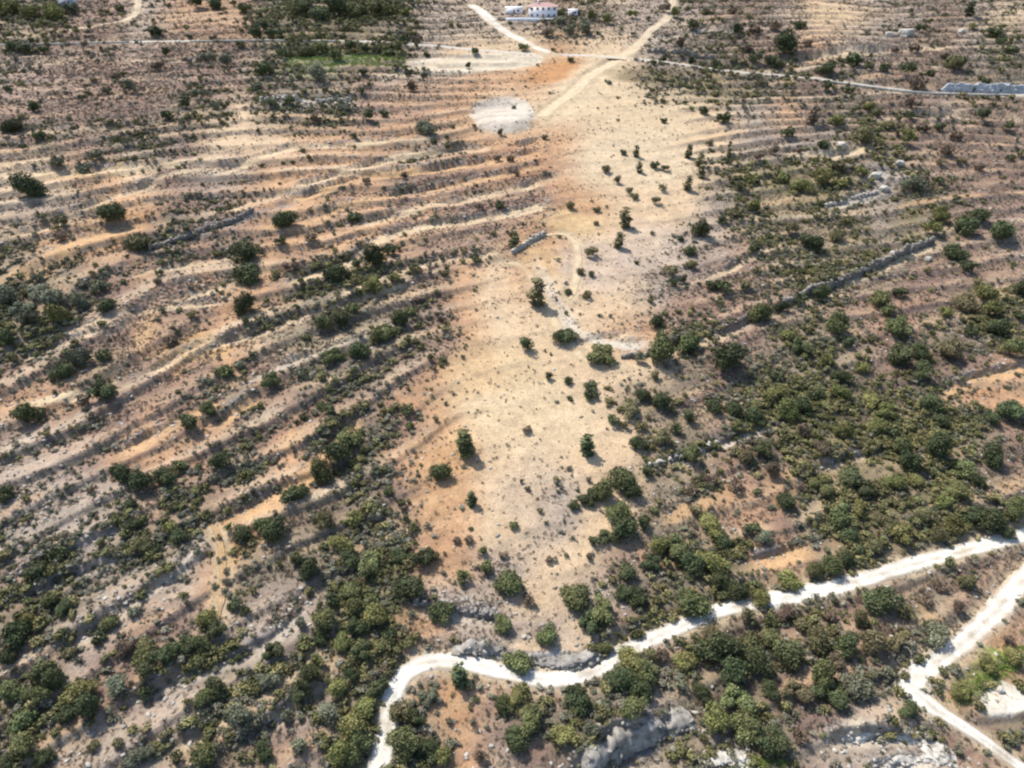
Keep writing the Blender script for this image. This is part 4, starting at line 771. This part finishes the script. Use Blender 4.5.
# ------------------------------------------------------------------ walls, ledges and boulders
wallm = rgb_mat('dry_stone', (172, 164, 154), 1.4, .6, 1.25, .5)
wallw = rgb_mat('white_limestone', (222, 214, 200), 1.2, .6, 1.2, .5, alb=.52)
greyrock = rgb_mat('grey_limestone', (196, 188, 176), 1.1, .55, 1.2, .6, alb=.5, scale2=.35)
concrete = rgb_mat('grey_concrete', (196, 200, 204), .7, .8, 1.12, .15, alb=.6, scale2=3.0)
def stone_wall(pts, hgt, thick, label, mat, side=.3, cat='wall', name='stone_wall', course=.3, off=0.0):
    L = world_line(pts, course * 1.25); d = np.gradient(L, axis=0); d /= np.linalg.norm(d, axis=1)[:, None]; nr_ = np.stack([-d[:, 1], d[:, 0]], 1)
    root = link(name, None, label=label, category=cat); c0 = L[len(L) // 2]; zc = float(height(c0[:1], c0[1:2])[0]); root.location = (c0[0], c0[1], zc)
    mb = MB(); zfoot = smooth1(height(L[:, 0] - nr_[:, 0] * (thick + .5), L[:, 1] - nr_[:, 1] * (thick + .5)), 5)
    for i in range(0, len(L) - 1):
        hh = hgt * (.8 + .35 * vnoise(np.array([i / 4.0]), np.array([hgt]), 951)[0] + .25 * rng.normal())
        z = -0.35
        while z < hh:
            ch = course * rng.uniform(.7, 1.3); ln = course * rng.uniform(.5, 1.1); w = thick * rng.uniform(.8, 1.15) * .5
            if course > .5: ln *= rng.uniform(.6, 1.3); w *= rng.uniform(.5, 1.2); ch *= rng.uniform(.6, 1.2)
            b = np.array([(-ln,-w,0),(ln,-w,0),(ln,w,0),(-ln,w,0),(-ln,-w,ch),(ln,-w,ch),(ln,w,ch),(-ln,w,ch)]) * np.array([.98, 1, .95]) + rng.uniform(-.22, .22, (8, 3)) * course
            q = L[i] + nr_[i] * (off + thick * rng.normal() * .16)
            v = np.stack([q[0] + b[:, 0] * d[i, 0] + b[:, 1] * nr_[i, 0], q[1] + b[:, 0] * d[i, 1] + b[:, 1] * nr_[i, 1], zfoot[i] + z + b[:, 2]], 1) - np.array([c0[0], c0[1], zc])
            mb.add(v, BOXF); z += ch
    o = link('stones', mb.mesh('stones'), mat, root, kind='stuff')
    return root
def rock_slab(pts, hgt, dep, label, mat, name, cat, seed, shift=-.9, ragged=1.0):
    """weathered ledge of bedrock: blocky, cracked face, rounded uneven crest, back buried in the slope"""
    L = world_line(pts, .4); d = np.gradient(L, axis=0); d /= np.linalg.norm(d, axis=1)[:, None]; nn = np.stack([-d[:, 1], d[:, 0]], 1)
    al = np.arange(len(L)) * .4; tot = al[-1]; n = len(L)
    L = L + nn * shift; zf = smooth1(height(L[:, 0] - nn[:, 0] * .6, L[:, 1] - nn[:, 1] * .6), 7)
    end = sstep(0, 3, al) * sstep(0, 3, tot - al)
    hh = hgt * (.25 + .75 * end) * np.clip(.85 + ragged * .35 * vnoise(al / 4.5, al * 0, seed) + ragged * .25 * np.round(2 * vnoise(al / 1.3, al * 0 + 3, seed + 1)) / 2, .1, 1.4)
    off = .9 * vnoise(al / 5, al * 0 + 9, seed + 2)
    prof = [(-.15, -.8), (0, 0), (.04, .18), (.10, .34), (.13, .5), (.20, .66), (.24, .82), (.34, .95), (.5, 1.0), (.75, .97), (1.0, .8), (1.25, -.3)]
    V = []
    for a, b in prof:
        k = b * 6
        blk = .55 * np.round(2.5 * vnoise(al / 1.3, al * 0 + k * .9, seed + 3)) / 2.5 + .30 * vnoise(al / .45, al * 0 + k * 1.7, seed + 5)
        q = L + nn * (off + dep * a + blk * (1 if 0 <= b <= 1 else 0))[:, None]
        V.append(np.stack([q[:, 0], q[:, 1], zf + hh * b + (.12 * vnoise(al / .7, al * 0 + k, seed + 7) if b > 0 else 0)], 1))
    m = len(prof); V = np.stack(V, 1).reshape(-1, 3); ix = np.arange(n * m).reshape(n, m)
    f = np.stack([ix[:-1, :-1].ravel(), ix[1:, :-1].ravel(), ix[1:, 1:].ravel(), ix[:-1, 1:].ravel()], 1)
    c0 = np.array([L[n // 2, 0], L[n // 2, 1], zf[n // 2]])
    o = link(name, mesh_np(name, V - c0, f), mat, label=label, category=cat); o.location = c0
    r = np.random.default_rng(seed); mb = MB(); base = [np.array([v.co for v in st.vertices]) for st in STONES]; fac = np.array([p.vertices[:] for p in STONES[0].polygons])
    G = (V - c0).reshape(n, m, 3)
    for _ in range(int(tot * 5)):
        i, j = r.integers(0, n), r.integers(0, 9); w_ = .25 + .9 * r.uniform() ** 2.5; a_ = r.uniform(0, 6.28); ca, sa_ = math.cos(a_), math.sin(a_)
        q = base[r.integers(0, 6)] * w_ * np.array([r.uniform(.9, 1.9), r.uniform(.7, 1.2), r.uniform(.6, 1.2)])
        q = np.stack([q[:, 0] * ca - q[:, 1] * sa_, q[:, 0] * sa_ + q[:, 1] * ca, q[:, 2]], 1) + G[i, j] - np.array([nn[i, 0], nn[i, 1], 0]) * (r.uniform(0, 1.6) if j < 2 else .05)
        mb.add(q, fac)
    link('stones', mb.mesh('stones'), mat, o, kind='stuff')
    return o
stone_wall([(782,304),(812,293),(842,281),(872,268),(897,258),(932,243)], 2.4, .9, 'long dark dry-stone terrace wall slanting up to the right', wallm)
stone_wall([(512,254),(524,247),(546,234)], 1.5, .9, 'short stone wall beside the sandy hollow in the centre', wallw)
stone_wall([(622,358),(645,356),(668,352)], 1.3, .7, 'low grey stone wall between two bushes below the sandy hollow', wallm)
stone_wall([(415,602),(460,610),(500,619)], 1.2, .8, 'low grey stone wall above the first track bend', wallm)
stone_wall([(150,251),(175,241),(215,226),(255,212)], 1.5, .8, 'grey dry-stone terrace wall on the upper left terraces', wallm)
stone_wall([(650,466),(680,457),(720,442)], 1.1, .8, 'low pale stone wall crossing the shrubs right of the sandy slope', wallw)
rock_slab([(452,650),(480,653),(510,658),(550,661),(590,657),(612,648)], 1.4, 2.6, 'pale rough rock bank along the upper side of the white track', greyrock, 'rock_bank', 'rock bank', 1301)
rock_slab([(822,733),(850,731),(890,734),(932,741)], 1.0, 4.0, 'upper pale rock ledge left of the narrow track', wallw, 'rock_ledge', 'rock ledge', 1311)
rock_slab([(862,758),(895,753),(930,758),(958,766)], 1.0, 4.0, 'lower pale rock ledge at the bottom edge', wallw, 'rock_ledge', 'rock ledge', 1321)
rock_slab([(700,764),(725,757),(752,757)], 1.0, 2.5, 'small pale rock ledge beside the green patch at the bottom edge', wallw, 'rock_ledge', 'rock ledge', 1331)
stone_wall([(262,103),(280,99),(300,103)], 1.6, 1.6, 'heap of white rubble on the upper left slope', wallw, cat='rubble heap', name='rubble_heap', course=.55)
stone_wall([(318,104),(334,100),(352,101)], 1.3, 1.4, 'smaller pale rubble heap right of the white one', wallw, cat='rubble heap', name='rubble_heap', course=.55)
stone_wall([(826,205),(850,199),(878,194)], 1.2, 1.0, 'pale stone wall under the white boulders', wallw)

def boulder(px, py, wpx, label, seed):
    gx_, gy_ = ground_at(np.array([float(px)]), np.array([float(py) + wpx * .2])); z = height(gx_, gy_)[0]
    dpt = gy_[0] * CP - (z - CAMZ) * SP; w = wpx * dpt / F
    import bmesh
    bm = bmesh.new(); bmesh.ops.create_icosphere(bm, subdivisions=3, radius=.5)
    r = np.random.default_rng(seed); o1 = r.uniform(0, 50, 3)
    for v in bm.verts:
        c = np.array(v.co); k = 1 + .35 * float(vnoise(np.array([c[0] * 2.2 + o1[0]]), np.array([c[1] * 2.2 + c[2] * 1.7 + o1[1]]), seed)[0]) + .12 * float(vnoise(np.array([c[0] * 6 + o1[2]]), np.array([c[1] * 6 + c[2] * 5]), seed)[0])
        c = c * k; c = np.sign(c) * np.minimum(np.abs(c), .42 + .05 * r.uniform()); v.co = Vector(c * w * np.array([1.1, .9, .75]))
    me = bpy.data.meshes.new('boulder'); bm.to_mesh(me); bm.free()
    o = link('boulder', me, wallw, label=label, category='boulder', group='white boulders on the right slope'); o.location = (gx_[0], gy_[0], z + w * .2); o.rotation_euler = (0, 0, r.uniform(0, 6))
for k, (x, y, w, l) in enumerate([(875,176,11,'largest white boulder on the right slope'), (899,165,9,'white boulder upper right of the largest one'), (884,190,10,'white boulder below the largest one near a stone wall'),
     (840,147,10,'flat pale boulder on the sandy strip left of the white ones'), (905,33,13,'big white boulder near the top right edge'), (889,35,9,'smaller white boulder left of the top right one'), (961,32,8,'small white boulder by the dark top right tree'),
     (893,254,7,'pale boulder on top of the long dark wall'), (928,258,8,'pale boulder under the upper end of the dark wall'), (595,733,10,'white boulder above the shaded rock face'), (1000,690,8,'white boulder on the pale bare patch at the right')]):
    boulder(x, y, w, l, 30 + k)

# concrete retaining wall above the upper road
def prism_wall(pts, hgt, thick, label, mat, name, panels=0, off=0.0, cat='wall'):
    L = world_line(pts, 2.0); d = np.gradient(L, axis=0); d /= np.linalg.norm(d, axis=1)[:, None]; nn = np.stack([-d[:, 1], d[:, 0]], 1)
    root = link(name, None, label=label, category=cat); z0 = smooth1(height(L[:, 0], L[:, 1]), 5); c0 = np.array([L[0, 0], L[0, 1], z0[0]]); root.location = c0
    V = []
    for s, zz in ((-.5, -.6), (.5, -.6), (.5, hgt), (-.5, hgt)):
        q = L + nn * (s * thick + off); V.append(np.stack([q[:, 0], q[:, 1], z0 + zz], 1) - c0)
    V = np.stack(V, 1).reshape(-1, 3); n = len(L); f = []
    for i in range(n - 1):
        for j in range(4): f.append([i * 4 + j, i * 4 + (j + 1) % 4, i * 4 + 4 + (j + 1) % 4, i * 4 + 4 + j])
    f += [[3, 2, 1, 0], [n * 4 - 4, n * 4 - 3, n * 4 - 2, n * 4 - 1]]
    link('wall_body', mesh_np('wall_body', V, np.array(f)), mat, root)
    if panels:
        mb = MB(); mb.box(-.35, .35, -.45, .2, -.5, hgt + .15); bme = mb.mesh('buttress'); bme.materials.append(mat)
        for k in range(panels):
            i = int((k + .5) / panels * n); o = bpy.data.objects.new('buttress', bme); COL.objects.link(o); o.parent = root
            q = L[i] - nn[i] * (thick * .5 - off); o.location = np.array([q[0], q[1], z0[i]]) - c0; o.rotation_euler = (0, 0, math.atan2(d[i, 1], d[i, 0]))
    return root
rock_slab([(940,87),(962,88),(990,89),(1024,89),(1090,90)], 4.4, 2.0, 'tall pale blue-grey rock cutting behind the upper road at the right edge', concrete, 'rock_cutting', 'rock cutting', 1351, -1.8, .3)
prism_wall([(0,47),(60,46),(130,44)], .8, .4, 'low pale parapet along the left end of the upper road', wallw, 'parapet')
prism_wall([(190,43.5),(260,42.5),(340,43.5)], .8, .4, 'low pale parapet of the upper road above the green hollow', wallw, 'parapet')
prism_wall([(820,83),(870,90),(920,95.5),(1014,97.5)], .9, .4, 'long low pale parapet under the rock cutting at right', wallw, 'parapet')
stone_wall([(648,52),(680,55.5),(715,60)], 2.4, 1.0, 'grey stone retaining wall by the middle of the upper road', wallm, course=.5)
rock_slab([(572,778),(590,760),(612,746),(645,733),(690,715)], 3.6, 4.5, 'shaded pale rock face above the dark gully at the bottom edge', greyrock, 'rock_outcrop', 'rock face', 1341, -2.4)

# ------------------------------------------------------------------ the house at the top
plaster = rgb_mat('white_plaster', (246, 240, 240), .6, .92, 1.03, .05, .8, .84)
roofm = rgb_mat('red_tiles', (204, 168, 158), 2.0, .8, 1.2, .2)
glassm, _, gb = new_mat('window_glass', .15); gb.inputs['Base Color'].default_value = (.05, .06, .08, 1); gb.inputs['Specular IOR Level'].default_value = .5
hx, hy = ground_at(np.array([543.0]), np.array([19.0])); hx, hy = float(hx[0]), float(hy[0]); hz = float(height(np.array([hx]), np.array([hy]))[0])
mpp = (hy * CP - (hz - CAMZ) * SP) / F
house = link('house', None, label='white house with pale red roof at the top edge', category='house'); house.location = (hx, hy, hz)
def hpart(nm, boxes, mat, par=house, jit=0):
    mb = MB()
    for bb in boxes: mb.box(*bb, jit)
    return link(nm, mb.mesh(nm), mat, par)
wl2 = 14 * mpp; ht = 5.6
hpart('wall', [(-wl2, wl2, 0, 10, -1, ht)], plaster)
mb = MB(); e = .6; mb.add([(-wl2-e,-e,ht),(wl2+e,-e,ht),(wl2+e,10+e,ht),(-wl2-e,10+e,ht),(-wl2+4,5,ht+1.7),(wl2-4,5,ht+1.7)], [[0,1,5,4],[1,2,5,5],[2,3,4,5],[3,0,4,4]])
rv = np.array(mb.v[0]); roof = MB(); roof.add(rv, [[0,1,5,4],[2,3,4,5],[0,3,2,1]]); rme = bpy.data.meshes.new('roof'); rme.from_pydata([tuple(v) for v in rv], [], [(0,1,5,4),(1,2,5),(2,3,4,5),(3,0,4),(0,3,2,1)]); rme.update()
ro = link('roof', rme, roofm, house); hpart('chimney', [(-3, -2.1, 3.5, 4.4, ht + .6, ht + 3.2)], plaster, ro)
for fl in (0, 1):
    for k in range(5):
        x = -wl2 + (k + .5) * 2 * wl2 / 5
        if fl == 0 and k == 2: 
            dr_ = hpart('door', [(x - .6, x + .6, -.06, .02, 0.02, 2.2)], roofm); hpart('handle', [(x + .4, x + .48, -.12, -.06, 1.0, 1.1)], glassm, dr_); continue
        wdw = hpart('window', [(x - .65, x + .65, -.05, .02, fl * 3 + 1.0, fl * 3 + 2.3)], plaster); hpart('pane', [(x - .52, x + .52, -.07, -.05, fl * 3 + 1.12, fl * 3 + 2.18)], glassm, wdw)
        hpart('sill', [(x - .75, x + .75, -.16, -.05, fl * 3 + .9, fl * 3 + .985)], plaster, wdw)
def small_box(nm, px, py, wpx, hgt, dep, label, mat, cat):
    x, y = ground_at(np.array([float(px)]), np.array([float(py)])); z = float(height(x, y)[0]); mp = (y[0] * CP - (z - CAMZ) * SP) / F
    r = link(nm, None, label=label, category=cat); r.location = (x[0], y[0], z); w = wpx * mp / 2
    mb = MB(); mb.box(-w, w, 0, dep, -1, hgt); link('wall', mb.mesh('wall'), mat, r)
    mb = MB(); mb.box(-w - .2, w + .2, -.2, dep + .2, hgt, hgt + .25); link('roof', mb.mesh('roof'), mat, r)
    if hgt > 2:
        dm = MB(); dm.box(-.5, .5, -.06, .02, 0, 2); link('door', dm.mesh('door'), roofm, r)
        wm = MB(); wm.box(w * .5 - .5, w * .5 + .5, -.05, .02, 1, 2); link('window', wm.mesh('window'), glassm, r)
small_box('shed', 514, 13.5, 17, 2.8, 5, 'small white flat-roofed outbuilding left of the house', plaster, 'shed')
small_box('shed', 573, 15.5, 9, 2.6, 4, 'tiny white flat-roofed shed right of the house', plaster, 'shed')
prism_wall([(506,20.5),(535,21),(565,20.5)], 1.3, .4, 'white garden wall in front of the house', plaster, 'garden_wall')
small_box('hut', 66, 6, 14, 2.6, 5, 'small pale hut among trees near the top left edge', concrete, 'hut')
# ------------------------------------------------------------------ thin summer haze
mb = MB(); mb.box(-2600, 2600, -300, 1250, float(gz[(gy < 1250)].min()) - 3, 190); hm = bpy.data.materials.new('haze'); hm.use_nodes = True
hn = hm.node_tree; hn.nodes.remove(hn.nodes['Principled BSDF']); pv = hn.nodes.new('ShaderNodeVolumePrincipled'); pv.inputs['Density'].default_value = HAZE; pv.inputs['Color'].default_value = (.88, .92, 1, 1)
hn.links.new(pv.outputs[0], hn.nodes['Material Output'].inputs['Volume'])
if HAZE > 0: link('haze', mb.mesh('haze'), hm, kind='stuff', label='thin bright summer haze over the far slope')
print('objects', len(sc.objects), 'house mpp', mpp, 'bush metres', np.percentile(bwm, [0, 10, 50, 90, 100]), 'dist', dist.min(), dist.max())
